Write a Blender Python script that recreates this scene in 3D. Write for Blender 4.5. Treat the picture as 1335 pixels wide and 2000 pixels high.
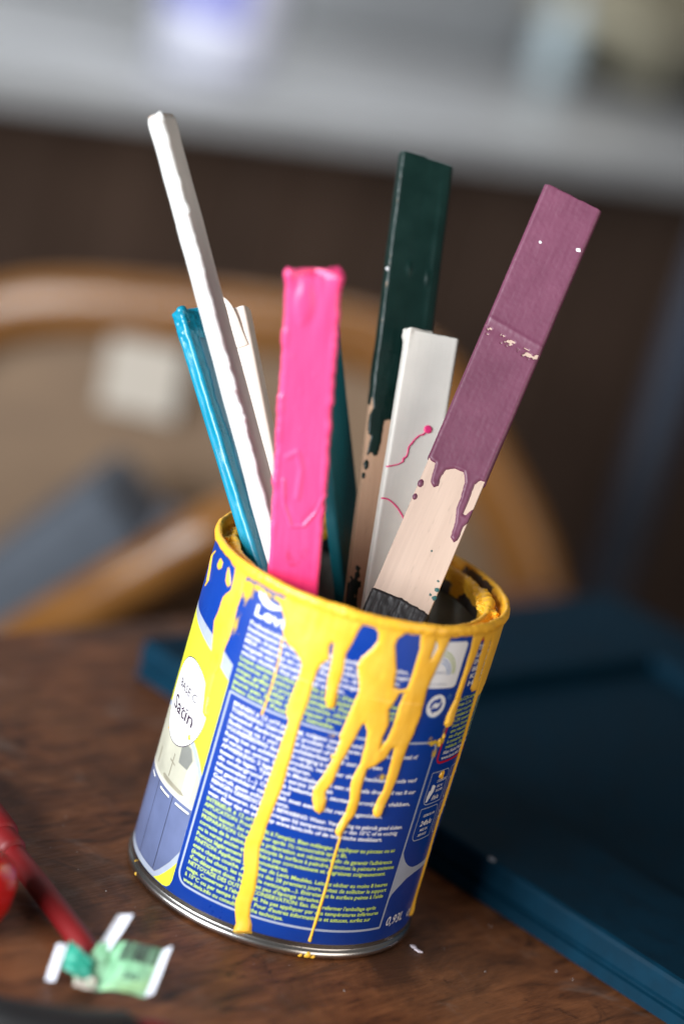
import bpy, bmesh, math, random
import numpy as np
from mathutils import Vector, Matrix

random.seed(7)
for o in list(bpy.data.objects):
    bpy.data.objects.remove(o, do_unlink=True)
scene = bpy.context.scene
COL = scene.collection
MM = 0.001

# ------------------------------------------------------------------ camera
cam_data = bpy.data.cameras.new('camera')
cam = bpy.data.objects.new('camera', cam_data)
COL.objects.link(cam)
cam_data.sensor_fit = 'VERTICAL'
cam_data.sensor_height = 36.0
cam_data.lens = 85.0
cam_data.clip_start = 0.02
cam_data.clip_end = 50.0
CR = Vector((0.958782, 0.092217, 0.268763))
CU = Vector((-0.283754, 0.261201, 0.922636))
CF = Vector((-0.014882, 0.960869, -0.276602))
m = Matrix.Identity(4)
for i in range(3):
    m[i][0] = CR[i]; m[i][1] = CU[i]; m[i][2] = -CF[i]
m[0][3], m[1][3], m[2][3] = 0.0, -0.82099, 0.38182
cam.matrix_world = m
cam_data.dof.use_dof = True
cam_data.dof.focus_distance = 0.858
cam_data.dof.aperture_fstop = 2.5
cam_data.dof.aperture_blades = 0
scene.camera = cam

# ------------------------------------------------------------------ light
world = bpy.data.worlds.new('World')
scene.world = world
world.use_nodes = True
bgn = world.node_tree.nodes['Background']
bgn.inputs[0].default_value = (0.85, 0.82, 0.80, 1)
bgn.inputs[1].default_value = 0.085

def area(name, loc, target, sx, sy, energy, color):
    l = bpy.data.lights.new(name, 'AREA')
    l.shape = 'RECTANGLE'; l.size = sx; l.size_y = sy
    l.energy = energy; l.color = color
    o = bpy.data.objects.new(name, l); COL.objects.link(o)
    o.location = loc
    o.rotation_euler = (Vector(target) - Vector(loc)).to_track_quat('-Z', 'Y').to_euler()
    return o
# tall window at the photographer's left, and an added lamp brightening the far counter
area('window_light', (-1.10, -1.12, 0.40), (0, 0, 0.12), 1.3, 0.8, 71, (0.93, 0.97, 1.0))
area('counter_fill_light', (-0.02, 0.95, 1.0), (-0.32, 1.95, 0.15), 0.9, 0.7, 12.5, (0.98, 0.985, 1.0))


# added fill lamp giving weak bounce from the right
rl = area('bounce_fill_light', (0.95, -0.70, 0.36), (-0.03, 0, 0.2), 0.8, 0.7, 1.6, (1.0, 0.90, 0.80))
rl.data.spread = math.radians(90)

scene.view_settings.view_transform = 'Standard'
scene.view_settings.look = 'None'
scene.view_settings.exposure = 0.0
scene.view_settings.gamma = 1.0
scene.view_settings.use_curve_mapping = False
scene.render.engine = 'CYCLES'
scene.cycles.use_denoising = True
scene.cycles.max_bounces = 8

# ------------------------------------------------------------------ helpers
def nt_of(name):
    mat = bpy.data.materials.new(name); mat.use_nodes = True
    nt = mat.node_tree; nt.nodes.clear()
    out = nt.nodes.new('ShaderNodeOutputMaterial')
    p = nt.nodes.new('ShaderNodeBsdfPrincipled')
    nt.links.new(p.outputs[0], out.inputs[0])
    return mat, nt, p

def node(nt, t, **kw):
    n = nt.nodes.new(t)
    for k, v in kw.items():
        setattr(n, k, v)
    return n

def coords(nt, scale=(1, 1, 1), rot=(0, 0, 0), loc=(0, 0, 0)):
    tc = node(nt, 'ShaderNodeTexCoord'); mp = node(nt, 'ShaderNodeMapping')
    mp.inputs['Scale'].default_value = scale
    mp.inputs['Rotation'].default_value = rot
    mp.inputs['Location'].default_value = loc
    nt.links.new(tc.outputs['Object'], mp.inputs[0])
    return mp.outputs[0]

def noise(nt, vec, scale, detail=4, rough=0.55, dist=0.0):
    n = node(nt, 'ShaderNodeTexNoise')
    n.inputs['Scale'].default_value = scale; n.inputs['Detail'].default_value = detail
    n.inputs['Roughness'].default_value = rough; n.inputs['Distortion'].default_value = dist
    nt.links.new(vec, n.inputs['Vector'])
    return n.outputs[0]

def ramp(nt, fac, stops):
    r = node(nt, 'ShaderNodeValToRGB')
    el = r.color_ramp.elements
    while len(el) < len(stops):
        el.new(0.5)
    for e, (p, c) in zip(el, stops):
        e.position = p
        e.color = (c[0], c[1], c[2], 1) if not isinstance(c, (int, float)) else (c, c, c, 1)
    nt.links.new(fac, r.inputs[0])
    return r.outputs[0]

def mix(nt, fac, a, b, mode='MIX'):
    mx = node(nt, 'ShaderNodeMix', data_type='RGBA', blend_type=mode)
    for sock, v in ((mx.inputs[0], fac), (mx.inputs[6], a), (mx.inputs[7], b)):
        if isinstance(v, (int, float)):
            sock.default_value = v
        elif isinstance(v, tuple):
            sock.default_value = (*v[:3], 1)
        else:
            nt.links.new(v, sock)
    return mx.outputs[2]

def bump(nt, p, h, strength=0.3, dist=0.0005):
    b = node(nt, 'ShaderNodeBump')
    b.inputs['Strength'].default_value = strength; b.inputs['Distance'].default_value = dist
    nt.links.new(h, b.inputs['Height']); nt.links.new(b.outputs[0], p.inputs['Normal'])

def simple(name, col, rough=0.5, metal=0.0, var=0.12, vscale=120, bumpd=0.0, bscale=400, spec=0.5, coat=0.0, sss=0.0):
    mat, nt, p = nt_of(name)
    v = coords(nt)
    f = noise(nt, v, vscale, 5)
    d = tuple(c * (1 - var) for c in col); l = tuple(min(1, c * (1 + var)) for c in col)
    c = ramp(nt, f, [(0.3, d), (0.7, l)])
    nt.links.new(c, p.inputs['Base Color'])
    p.inputs['Roughness'].default_value = rough
    p.inputs['Metallic'].default_value = metal
    p.inputs['Specular IOR Level'].default_value = spec
    p.inputs['Coat Weight'].default_value = coat
    p.inputs['Coat Roughness'].default_value = 0.15
    if sss:
        p.inputs['Subsurface Weight'].default_value = sss
        p.inputs['Subsurface Radius'].default_value = (0.002, 0.001, 0.0005)
        p.inputs['Subsurface Scale'].default_value = 1.0
    if bumpd:
        bump(nt, p, noise(nt, v, bscale, 4), 0.5, bumpd)
    return mat

def tag(o, label=None, cat=None, group=None, kind=None):
    if label: o['label'] = label
    if cat: o['category'] = cat
    if group: o['group'] = group
    if kind: o['kind'] = kind
    return o

def empty(name, loc=(0, 0, 0)):
    o = bpy.data.objects.new(name, None); COL.objects.link(o)
    o.empty_display_size = 0.02
    o.location = loc
    return o

def link(name, me, mat=None, parent=None):
    if mat is not None:
        for mm in (mat if isinstance(mat, (list, tuple)) else [mat]):
            me.materials.append(mm)
    o = bpy.data.objects.new(name, me); COL.objects.link(o)
    if parent is not None:
        o.parent = parent
    return o

def mesh_np(name, V, F, mat=None, parent=None, smooth=True, mi=None):
    """V (n,3) in mm, F (m,k) index array -> object in metres"""
    V = np.asarray(V, dtype=np.float64) * MM
    F = np.asarray(F, dtype=np.int32)
    me = bpy.data.meshes.new(name)
    k = F.shape[1]
    me.vertices.add(len(V)); me.vertices.foreach_set('co', V.astype(np.float32).ravel())
    me.loops.add(F.size); me.loops.foreach_set('vertex_index', F.ravel())
    me.polygons.add(len(F))
    me.polygons.foreach_set('loop_start', np.arange(0, F.size, k, dtype=np.int32))
    me.polygons.foreach_set('loop_total', np.full(len(F), k, dtype=np.int32))
    if mi is not None:
        me.polygons.foreach_set('material_index', np.asarray(mi, dtype=np.int32))
    me.update(calc_edges=True)
    me.polygons.foreach_set('use_smooth', np.full(len(F), smooth, dtype=bool))
    me.validate()
    return link(name, me, mat, parent)

def from_bm(name, bm, mat=None, parent=None, smooth=False):
    bmesh.ops.recalc_face_normals(bm, faces=bm.faces)
    me = bpy.data.meshes.new(name)
    bmesh.ops.scale(bm, vec=(MM, MM, MM), verts=bm.verts)
    bm.to_mesh(me); bm.free()
    if smooth:
        me.polygons.foreach_set('use_smooth', np.ones(len(me.polygons), dtype=bool))
        try:
            me.set_sharp_from_angle(angle=math.radians(40))
        except Exception:
            pass
    return link(name, me, mat, parent)

def box_bm(x0, x1, y0, y1, z0, z1, bev=0.0, seg=2):
    bm = bmesh.new()
    bmesh.ops.create_cube(bm, size=1.0)
    for v in bm.verts:
        v.co = Vector((x0 + (v.co.x + .5) * (x1 - x0), y0 + (v.co.y + .5) * (y1 - y0), z0 + (v.co.z + .5) * (z1 - z0)))
    if bev:
        bmesh.ops.bevel(bm, geom=bm.edges[:], offset=bev, segments=seg, affect='EDGES', profile=0.6)
    return bm

def lathe(name, prof, mat, parent=None, n=96, cx=0, cy=0):
    P = np.array(prof, float); k = len(P)
    th = np.linspace(0, 2 * np.pi, n, endpoint=False)
    V = np.stack([cx + P[None, :, 0] * np.sin(th)[:, None], cy - P[None, :, 0] * np.cos(th)[:, None], np.repeat(P[None, :, 1], n, 0)], -1).reshape(-1, 3)
    i = np.arange(n)[:, None]; j = np.arange(k - 1)[None, :]
    a = i * k + j; b = ((i + 1) % n) * k + j
    F = np.stack([a, b, b + 1, a + 1], -1).reshape(-1, 4)
    return mesh_np(name, V, F, mat, parent)

def catmull(P, step):
    P = np.array(P, float); out = []
    Q = np.vstack([2 * P[0] - P[1], P, 2 * P[-1] - P[-2]])
    for i in range(1, len(Q) - 2):
        L = np.linalg.norm(Q[i + 1] - Q[i]); n = max(2, int(L / step))
        for t in np.linspace(0, 1, n, endpoint=False):
            out.append(.5 * (2 * Q[i] + (Q[i + 1] - Q[i - 1]) * t + (2 * Q[i - 1] - 5 * Q[i] + 4 * Q[i + 1] - Q[i + 2]) * t * t + (-Q[i - 1] + 3 * Q[i] - 3 * Q[i + 1] + Q[i + 2]) * t ** 3))
    out.append(P[-1])
    return np.array(out)

def tube(name, path, rx, ry, mat, parent=None, n=20, side=(0, 1, 0)):
    """sweep an ellipse (rx along side, ry across) along a path, rounded ends"""
    path = np.array(path, float); side = np.array(side, float)
    T = np.gradient(path, axis=0); T /= np.linalg.norm(T, axis=1)[:, None]
    rx = np.full(len(path), rx) if np.isscalar(rx) else np.array(rx)
    ry = np.full(len(path), ry) if np.isscalar(ry) else np.array(ry)
    rows = []
    idx = [(0, 0.02), (0, .6), (0, .9)] + [(i, 1.0) for i in range(len(path))] + [(len(path) - 1, .9), (len(path) - 1, .6), (len(path) - 1, .02)]
    ext = [1, .75, .4] + [0] * len(path) + [.4, .75, 1]
    a = np.linspace(0, 2 * np.pi, n, endpoint=False)
    for q, ((i, s), e) in enumerate(zip(idx, ext)):
        t = T[i]; s1 = side - t * (side @ t); s1 /= np.linalg.norm(s1); s2 = np.cross(t, s1)
        sgn = -1 if q < 3 else 1
        c = path[i] + t * sgn * e * min(rx[i], ry[i]) * .6
        rows.append(c + s * (np.cos(a)[:, None] * s1 * rx[i] + np.sin(a)[:, None] * s2 * ry[i]))
    V = np.vstack(rows); R = len(rows)
    i = np.arange(R - 1)[:, None]; j = np.arange(n)[None, :]
    A = i * n + j; B = i * n + (j + 1) % n
    F = np.stack([A, B, B + n, A + n], -1).reshape(-1, 4)
    return mesh_np(name, V, F, mat, parent)

# numpy value noise ---------------------------------------------------------
def _hash(ix, iy, seed):
    h = (ix.astype(np.int64) * 374761393 + iy.astype(np.int64) * 668265263 + seed * 974634777) & 0x7fffffff
    h = ((h ^ (h >> 13)) * 1274126177) & 0x7fffffff
    return ((h ^ (h >> 16)) & 0xffff) / 65535.0

def vnoise(x, y, seed=0):
    ix = np.floor(x); iy = np.floor(y)
    fx = x - ix; fy = y - iy
    fx = fx * fx * (3 - 2 * fx); fy = fy * fy * (3 - 2 * fy)
    a = _hash(ix, iy, seed); b = _hash(ix + 1, iy, seed); c = _hash(ix, iy + 1, seed); d = _hash(ix + 1, iy + 1, seed)
    return (a + (b - a) * fx) * (1 - fy) + (c + (d - c) * fx) * fy - 0.5

def fbm(x, y, seed=0, oct=3):
    s = 0; a = 1.0
    for k in range(oct):
        s = s + a * vnoise(x * 2 ** k, y * 2 ** k, seed + k * 17); a *= .5
    return s

def sdf_poly(px, py, poly):
    """signed distance, positive inside"""
    poly = np.array(poly, float); d = np.full(px.shape, 1e9); ins = np.zeros(px.shape, bool)
    n = len(poly)
    for i in range(n):
        ax, ay = poly[i]; bx, by = poly[(i + 1) % n]
        ex, ey = bx - ax, by - ay
        wx = px - ax; wy = py - ay
        t = np.clip((wx * ex + wy * ey) / (ex * ex + ey * ey + 1e-12), 0, 1)
        d = np.minimum(d, (wx - t * ex) ** 2 + (wy - t * ey) ** 2)
        c = ((ay > py) != (by > py))
        if by != ay:
            ins ^= c & (px < ex * (py - ay) / (by - ay) + ax)
    d = np.sqrt(d)
    return np.where(ins, d, -d)

def sdf_line(px, py, pts, hw):
    d = np.full(px.shape, -1e9)
    for i in range(len(pts) - 1):
        ax, ay = pts[i]; bx, by = pts[i + 1]
        ha = hw[i] if not np.isscalar(hw) else hw; hb = hw[i + 1] if not np.isscalar(hw) else hw
        ex, ey = bx - ax, by - ay
        t = np.clip(((px - ax) * ex + (py - ay) * ey) / (ex * ex + ey * ey + 1e-12), 0, 1)
        d = np.maximum(d, ha + (hb - ha) * t - np.hypot(px - ax - t * ex, py - ay - t * ey))
    return d

def dome(d, w, h):
    t = np.clip(d / w, 0, 1)
    return np.where(d > 0, h * np.sqrt(np.maximum(0, 1 - (1 - t) ** 2)), d * 0.6)
# ------------------------------------------------------------------ materials
def wood_table():
    mat, nt, p = nt_of('dark_walnut')
    v = coords(nt)
    st = node(nt, 'ShaderNodeMapping'); st.inputs['Scale'].default_value = (4.5, 20, 20)
    nt.links.new(v, st.inputs[0])
    g1 = noise(nt, st.outputs[0], 7, 7, 0.62, 0.9)
    st2 = node(nt, 'ShaderNodeMapping'); st2.inputs['Scale'].default_value = (14, 160, 160)
    nt.links.new(v, st2.inputs[0])
    g2 = noise(nt, st2.outputs[0], 6, 5, 0.6, 0.3)
    big = noise(nt, v, 9, 4, 0.6, 0.4)
    c1 = ramp(nt, g1, [(0.30, (0.016, 0.006, 0.003)), (0.45, (0.14, 0.046, 0.016)), (0.72, (0.29, 0.105, 0.038))])
    c2 = ramp(nt, g2, [(0.33, 0.7), (0.55, 1.0)])
    c = mix(nt, 0.75, c1, c2, 'MULTIPLY')
    c = mix(nt, ramp(nt, big, [(0.45, 0.0), (0.68, 0.55)]), c, (0.20, 0.085, 0.036))
    c = mix(nt, ramp(nt, noise(nt, v, 14, 5, 0.65, 0.8), [(0.48, 0.0), (0.62, 0.72)]), c, (0.035, 0.015, 0.008))
    # greyish rubbed patches
    w = noise(nt, v, 24, 6, 0.7, 1.2)
    wf = ramp(nt, w, [(0.56, 0.0), (0.72, 0.42)])
    c = mix(nt, wf, c, (0.26, 0.19, 0.15))
    dark = ramp(nt, noise(nt, v, 55, 5, 0.7, 0.6), [(0.62, 0.0), (0.70, 0.7)])
    c = mix(nt, dark, c, (0.012, 0.006, 0.004))
    nt.links.new(c, p.inputs['Base Color'])
    rr = ramp(nt, g2, [(0.3, 0.62), (0.7, 0.40)])
    nt.links.new(rr, p.inputs['Roughness'])
    p.inputs['Specular IOR Level'].default_value = 0.28
    bump(nt, p, g2, 0.35, 0.0006)
    return mat

def wood_pale(name, col=(0.60, 0.38, 0.25), dark=(0.54, 0.33, 0.21)):
    mat, nt, p = nt_of(name)
    v = coords(nt, (1, 1, 0.06))
    g = noise(nt, v, 420, 5, 0.6, 0.4)
    v2 = coords(nt, (1, 1, 0.15))
    f = noise(nt, v2, 900, 3)
    c = ramp(nt, g, [(0.3, dark), (0.62, col)])
    c = mix(nt, ramp(nt, f, [(0.62, 0.0), (0.75, 0.5)]), c, tuple(x * .55 for x in dark))
    nt.links.new(c, p.inputs['Base Color'])
    p.inputs['Roughness'].default_value = 0.65
    bump(nt, p, g, 0.25, 0.0003)
    return mat

def paint(name, col, rough=0.32, var=0.08, streak=0.4, coat=0.0, dust=0.0, spec=0.5):
    mat, nt, p = nt_of(name)
    v = coords(nt, (1, 1, 0.12)); vi = coords(nt)
    s = noise(nt, v, 700, 4, 0.6); b = noise(nt, vi, 90, 5)
    d = tuple(c * (1 - var) for c in col); l = tuple(min(1, c * (1 + var)) for c in col)
    c = ramp(nt, b, [(0.3, d), (0.7, l)])
    if dust:
        c = mix(nt, ramp(nt, noise(nt, v, 1100, 3), [(0.55, 0.0), (0.8, dust)]), c, (0.6, 0.5, 0.55))
    nt.links.new(c, p.inputs['Base Color'])
    nt.links.new(ramp(nt, b, [(0.2, max(0.05, rough - .06)), (0.8, rough + .08)]), p.inputs['Roughness'])
    p.inputs['Specular IOR Level'].default_value = spec
    p.inputs['Coat Weight'].default_value = coat; p.inputs['Coat Roughness'].default_value = 0.12
    bump(nt, p, s, streak, 0.00025)
    return mat

M = {}
M['table'] = wood_table()
M['wood'] = wood_pale('pale_wood')
M['plywood'] = wood_pale('plywood', (0.60, 0.45, 0.36), (0.53, 0.39, 0.31))
def yellow_film():
    mat, nt, p = nt_of('yellow_runs')
    v = coords(nt); at = node(nt, 'ShaderNodeAttribute'); at.attribute_name = 'thick'
    b = noise(nt, v, 110, 5)
    c = ramp(nt, b, [(0.3, (0.93, 0.47, 0.030)), (0.7, (0.96, 0.54, 0.060))])
    c = mix(nt, ramp(nt, at.outputs['Fac'], [(0.03, 0.75), (0.30, 0.0)]), c, (0.62, 0.38, 0.025))
    c = mix(nt, ramp(nt, noise(nt, v, 520, 4, .7), [(0.68, 0.0), (0.78, 0.35)]), c, (0.55, 0.33, 0.03))
    nt.links.new(c, p.inputs['Base Color'])
    nt.links.new(ramp(nt, b, [(0.25, 0.26), (0.75, 0.42)]), p.inputs['Roughness'])
    bump(nt, p, noise(nt, coords(nt, (1, 1, .4)), 260, 4), 0.30, 0.0003)
    return mat
M['yellowfilm'] = yellow_film()
M['yellow'] = paint('yellow_paint', (0.95, 0.49, 0.035), 0.34, 0.05, 0.10)
M['white'] = paint('white_paint', (0.85, 0.85, 0.83), 0.38, 0.03, 0.5)
M['offwhite'] = paint('matt_white_paint', (0.80, 0.77, 0.71), 0.5, 0.04, 0.06)
M['cream'] = paint('cream_paint', (0.80, 0.70, 0.62), 0.4, 0.04, 0.3)
M['blue'] = paint('bright_blue_paint', (0.002, 0.21, 0.33), 0.28, 0.14, 0.4)
M['pink'] = paint('pink_paint', (0.92, 0.048, 0.235), 0.30, 0.03, 0.06)
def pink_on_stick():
    # thin coat low down, deepened by painted can shade; thicker paler coat above
    mat, nt, p = nt_of('pink_coats_shaded')
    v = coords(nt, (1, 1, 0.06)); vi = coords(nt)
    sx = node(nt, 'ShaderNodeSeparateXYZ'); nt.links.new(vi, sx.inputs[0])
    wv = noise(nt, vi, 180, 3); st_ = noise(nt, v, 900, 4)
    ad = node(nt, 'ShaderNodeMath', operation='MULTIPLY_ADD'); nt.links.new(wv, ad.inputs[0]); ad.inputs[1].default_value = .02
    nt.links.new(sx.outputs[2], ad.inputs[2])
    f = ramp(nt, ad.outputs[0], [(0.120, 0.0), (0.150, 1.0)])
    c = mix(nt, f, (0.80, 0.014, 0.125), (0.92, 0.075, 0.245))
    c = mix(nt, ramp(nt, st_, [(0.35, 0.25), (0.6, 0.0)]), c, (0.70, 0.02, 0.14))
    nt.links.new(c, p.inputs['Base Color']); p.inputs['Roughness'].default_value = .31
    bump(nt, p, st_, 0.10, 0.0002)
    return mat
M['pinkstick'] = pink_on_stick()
M['teal'] = paint('teal_paint', (0.0, 0.155, 0.20), 0.42, 0.06, 0.4)
M['green'] = paint('dark_green_paint', (0.0005, 0.0155, 0.0125), 0.36, 0.2, 0.2)
M['purple'] = paint('plum_paint', (0.152, 0.043, 0.083), 0.45, 0.10, 0.09, 0, 0.04)
M['charcoal'] = paint('charcoal_paint', (0.016, 0.013, 0.014), 0.45, 0.3, 0.9)
M['door'] = paint('petrol_paint', (0.0004, 0.020, 0.040), 0.62, 0.2, 0.5, spec=0.10)
M['tin'] = simple('tinplate', (0.62, 0.60, 0.58), 0.27, 1.0, 0.10, 60, 0.00005, 300)
M['tin_dark'] = simple('tarnished_tin', (0.16, 0.14, 0.14), 0.42, 0.9, 0.4, 160)
M['inner_tin'] = simple('can_inside', (0.42, 0.42, 0.38), 0.5, 0.15, 0.4, 60)
def label_blue():
    mat, nt, p = nt_of('label_blue')
    v = coords(nt); vs = coords(nt, (1, 1, .35))
    c = ramp(nt, noise(nt, v, 60, 4), [(0.3, (0.0028, 0.038, 0.28)), (0.7, (0.0035, 0.046, 0.315))])
    sp = ramp(nt, noise(nt, v, 900, 3, .7), [(0.70, 0.0), (0.76, 0.35)])
    c = mix(nt, sp, c, (0.16, 0.22, 0.36))
    sc_ = ramp(nt, noise(nt, vs, 140, 6, .75, 1.5), [(0.64, 0.0), (0.74, 0.22)])
    c = mix(nt, sc_, c, (0.10, 0.13, 0.16))
    nt.links.new(c, p.inputs['Base Color'])
    nt.links.new(ramp(nt, noise(nt, v, 45, 5), [(0.3, 0.26), (0.7, 0.46)]), p.inputs['Roughness'])
    bump(nt, p, noise(nt, v, 40, 3), 0.25, 0.0006)
    return mat
M['label_blue'] = label_blue()
M['lime'] = simple('label_lime', (0.72, 0.72, 0.045), 0.33, 0, 0.03, 60)
M['grey'] = simple('label_grey', (0.36, 0.40, 0.50), 0.35, 0, 0.05, 200)
M['lwhite'] = simple('label_white', (0.82, 0.82, 0.84), 0.35, 0, 0.02, 60)
M['ltext'] = simple('label_white_ink', (0.78, 0.78, 0.82), 0.4, 0, 0.02, 60)
M['gtext'] = simple('label_lime_ink', (0.52, 0.66, 0.14), 0.4, 0, 0.03, 60)
M['btext'] = simple('label_black_ink', (0.03, 0.012, 0.03), 0.4, 0, 0.02, 60)
M['ltred'] = simple('label_red', (0.50, 0.006, 0.03), 0.35, 0, 0.03, 60)
M['k_cab'] = simple('print_cabinet', (0.105, 0.13, 0.24), 0.33, 0, 0.18, 45)
M['k_line'] = simple('print_dark_line', (0.02, 0.02, 0.04), 0.35, 0, 0.1, 60)
M['k_wall'] = simple('print_cream_wall', (0.42, 0.41, 0.33), 0.33, 0, 0.25, 40)
M['k_top'] = simple('print_worktop', (0.60, 0.58, 0.50), 0.33, 0, 0.06, 60)
M['k_dark'] = simple('print_grey_window', (0.19, 0.195, 0.18), 0.33, 0, 0.2, 60)
M['k_tap'] = simple('print_tap', (0.27, 0.25, 0.19), 0.33, 0, 0.2, 90)
M['ringgreen'] = simple('label_arc_green', (0.40, 0.52, 0.08), 0.35)
M['ringblue'] = simple('label_arc_blue', (0.12, 0.26, 0.55), 0.35)

# ------------------------------------------------------------------ setting
FZ = -740.0
BX = np.array([0.611, 0.792, 0.0]); NX = np.array([-0.792, 0.611, 0.0])   # room axes: along the counter, away from it
RZ = math.atan2(BX[1], BX[0])
def room(b, n, z=0.0):
    p = BX * b + NX * n
    return Vector((p[0] * MM, p[1] * MM, z * MM))
def put(o, b, n, z=0.0):
    o.location = room(b, n, z); o.rotation_euler = (0, 0, RZ)
    return o

mat, nt, p = nt_of('dark_floor')
v = coords(nt, (1, 14, 1))
nt.links.new(ramp(nt, noise(nt, v, 2.5, 4), [(0.3, (0.012, 0.007, 0.005)), (0.7, (0.035, 0.020, 0.012))]), p.inputs['Base Color'])
p.inputs['Roughness'].default_value = 0.55
bm = box_bm(-3000, 5000, -3500, 1320, -30, 0)
fl = put(from_bm('floor', bm, mat), 0, 0, FZ); tag(fl, 'dark brown floor', 'floor', kind='structure')

# table: local x along the room axis, local y away (towards the far counter)
tb = empty('table'); put(tb, 0, 0, 0)
tag(tb, 'dark walnut wooden table top under the paint can', 'table')
bm = box_bm(-700, 446, -900, 217, -32, 0, 3, 3)
top = from_bm('tabletop', bm, M['table'], tb)
for lx, ly in ((-640, 160), (390, 160), (-640, -840), (390, -840)):
    from_bm('leg', box_bm(lx - 30, lx + 30, ly - 30, ly + 30, FZ, -32, 3), M['table'], tb)

# far counter with cabinet front and boarded wall
M['counter'] = simple('pale_grey_counter', (0.42, 0.43, 0.44), 0.30, 0, 0.06, 12, 0.0003, 60)
M['board'] = simple('blue_grey_boards', (0.31, 0.325, 0.34), 0.42, 0, 0.08, 10, 0.0004, 60)
M['cabinet'] = simple('dark_brown_cabinet', (0.085, 0.052, 0.037), 0.5, 0, 0.2, 8, 0.0004, 40)
M['plinth'] = simple('plinth_black', (0.01, 0.008, 0.007), 0.6)
ct = empty('kitchen_counter'); put(ct, 0, 0, 0)
tag(ct, 'pale grey counter with dark brown cabinet front behind the chair', 'counter')
from_bm('countertop', box_bm(100, 3600, 830, 1275, 101, 128, 4, 3), M['counter'], ct)
from_bm('plinth', box_bm(120, 3580, 905, 1270, FZ, FZ + 90), M['plinth'], ct)
from_bm('carcass', box_bm(120, 3580, 880, 1270, FZ + 90, 100), M['plinth'], ct)
for k in range(10):
    x0 = 130 + k * 345
    d = from_bm('cabinet_door', box_bm(x0, x0 + 338, 858, 879, FZ + 95, 96, 2), M['cabinet'], ct)
    for e in (0.33, 0.66):
        from_bm('batten', box_bm(x0 + 338 * e - 16, x0 + 338 * e + 16, 856.5, 858.5, FZ + 97, 94, 1.5), M['cabinet'], d)
wl = empty('boarded_wall'); put(wl, 0, 0, 0)
tag(wl, 'wall of blue grey painted vertical boards behind the counter', 'wall')
from_bm('wall_backing', box_bm(100, 3600, 1300, 1330, FZ, 1400), M['board'], wl)
for k in range(30):
    x0 = 110 + k * 116 + random.uniform(-2, 2)
    from_bm('board', box_bm(x0, x0 + 109, 1280 + random.uniform(0, 5), 1299, 129, 1390, 4, 2), M['board'], wl)

# beige wall shelf, top right
sh = empty('wall_shelf'); put(sh, 0, 0, 0)
tag(sh, 'beige wooden wall shelf at the upper right corner', 'shelf')
M['beige'] = simple('beige_shelf', (0.36, 0.33, 0.24), 0.5, 0, 0.1, 20)
from_bm('shelf_board', box_bm(1665, 2500, 1120, 1278, 205, 240, 3), M['beige'], sh)
from_bm('shelf_back', box_bm(1665, 2500, 1262, 1279, 241, 420, 2), M['beige'], sh)
for xx in (1780, 2380):
    from_bm('bracket', box_bm(xx, xx + 18, 1150, 1277, 150, 204, 3), M['beige'], sh)

# white bottle with violet label on the counter
M['wplastic'] = simple('white_plastic', (0.52, 0.53, 0.62), 0.45, 0, 0.02, 30, sss=0.0)
M['violet'] = simple('violet_print', (0.20, 0.21, 0.48), 0.4, 0, 0.15, 30)
M['pcap'] = simple('blue_cap', (0.05, 0.09, 0.30), 0.4)
bt = empty('plastic_bottle', (-0.2478, 1.2359, 0.1285))
tag(bt, 'white plastic bottle with violet label standing on the far counter', 'bottle')
lathe('body', [(0, 0), (30, 0), (40, 1.5), (47, 7), (51, 16), (52, 30), (52, 150), (48, 170), (34, 188), (20, 196), (18, 210), (0.1, 210)], M['wplastic'], bt, 64)
th = np.linspace(-1.15, .55, 40)
V = []; F = []
for i, t in enumerate(th):
    for z in (46, 140):
        V.append((52.4 * math.sin(t), -52.4 * math.cos(t), z))
for i in range(39):
    F.append((2 * i, 2 * i + 2, 2 * i + 3, 2 * i + 1))
mesh_np('bottle_label', V, F, M['violet'], bt)
lathe('cap', [(0.1, 232), (20, 232), (22, 230), (22, 205), (19.5, 204)], M['pcap'], bt, 48)

M['paleglass'] = simple('pale_blue_glass', (0.48, 0.58, 0.62), 0.22, 0, 0.05, 30)
q = room(1660, 1225, 128.5)
gb = empty('glass_bottle', q)
tag(gb, 'slim pale blue bottle against the boarded wall under the shelf', 'bottle')
lathe('body', [(0, 0), (18, 0), (22, 3), (23, 10), (23, 62), (19, 76), (10, 86), (9, 98), (0.1, 98)], M['paleglass'], gb, 48)
lathe('stopper', [(0.1, 106), (8.5, 106), (9.8, 104), (9.8, 94), (9.2, 93)], M['wplastic'], gb, 32)

# slate post at right
M['slate'] = simple('slate_metal', (0.020, 0.028, 0.045), 0.4, 0.2, 0.1, 20)
ps = empty('metal_post', (0.187, 1.0, FZ * MM))
tag(ps, 'slate blue metal post standing in the shade at the right', 'post')
lathe('shaft', [(17, 6), (17, 1300), (0.1, 1301)], M['slate'], ps, 40)
lathe('base', [(0.1, 8), (60, 8), (70, 5), (72, 0), (0.1, 0)], M['slate'], ps, 48)

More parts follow.
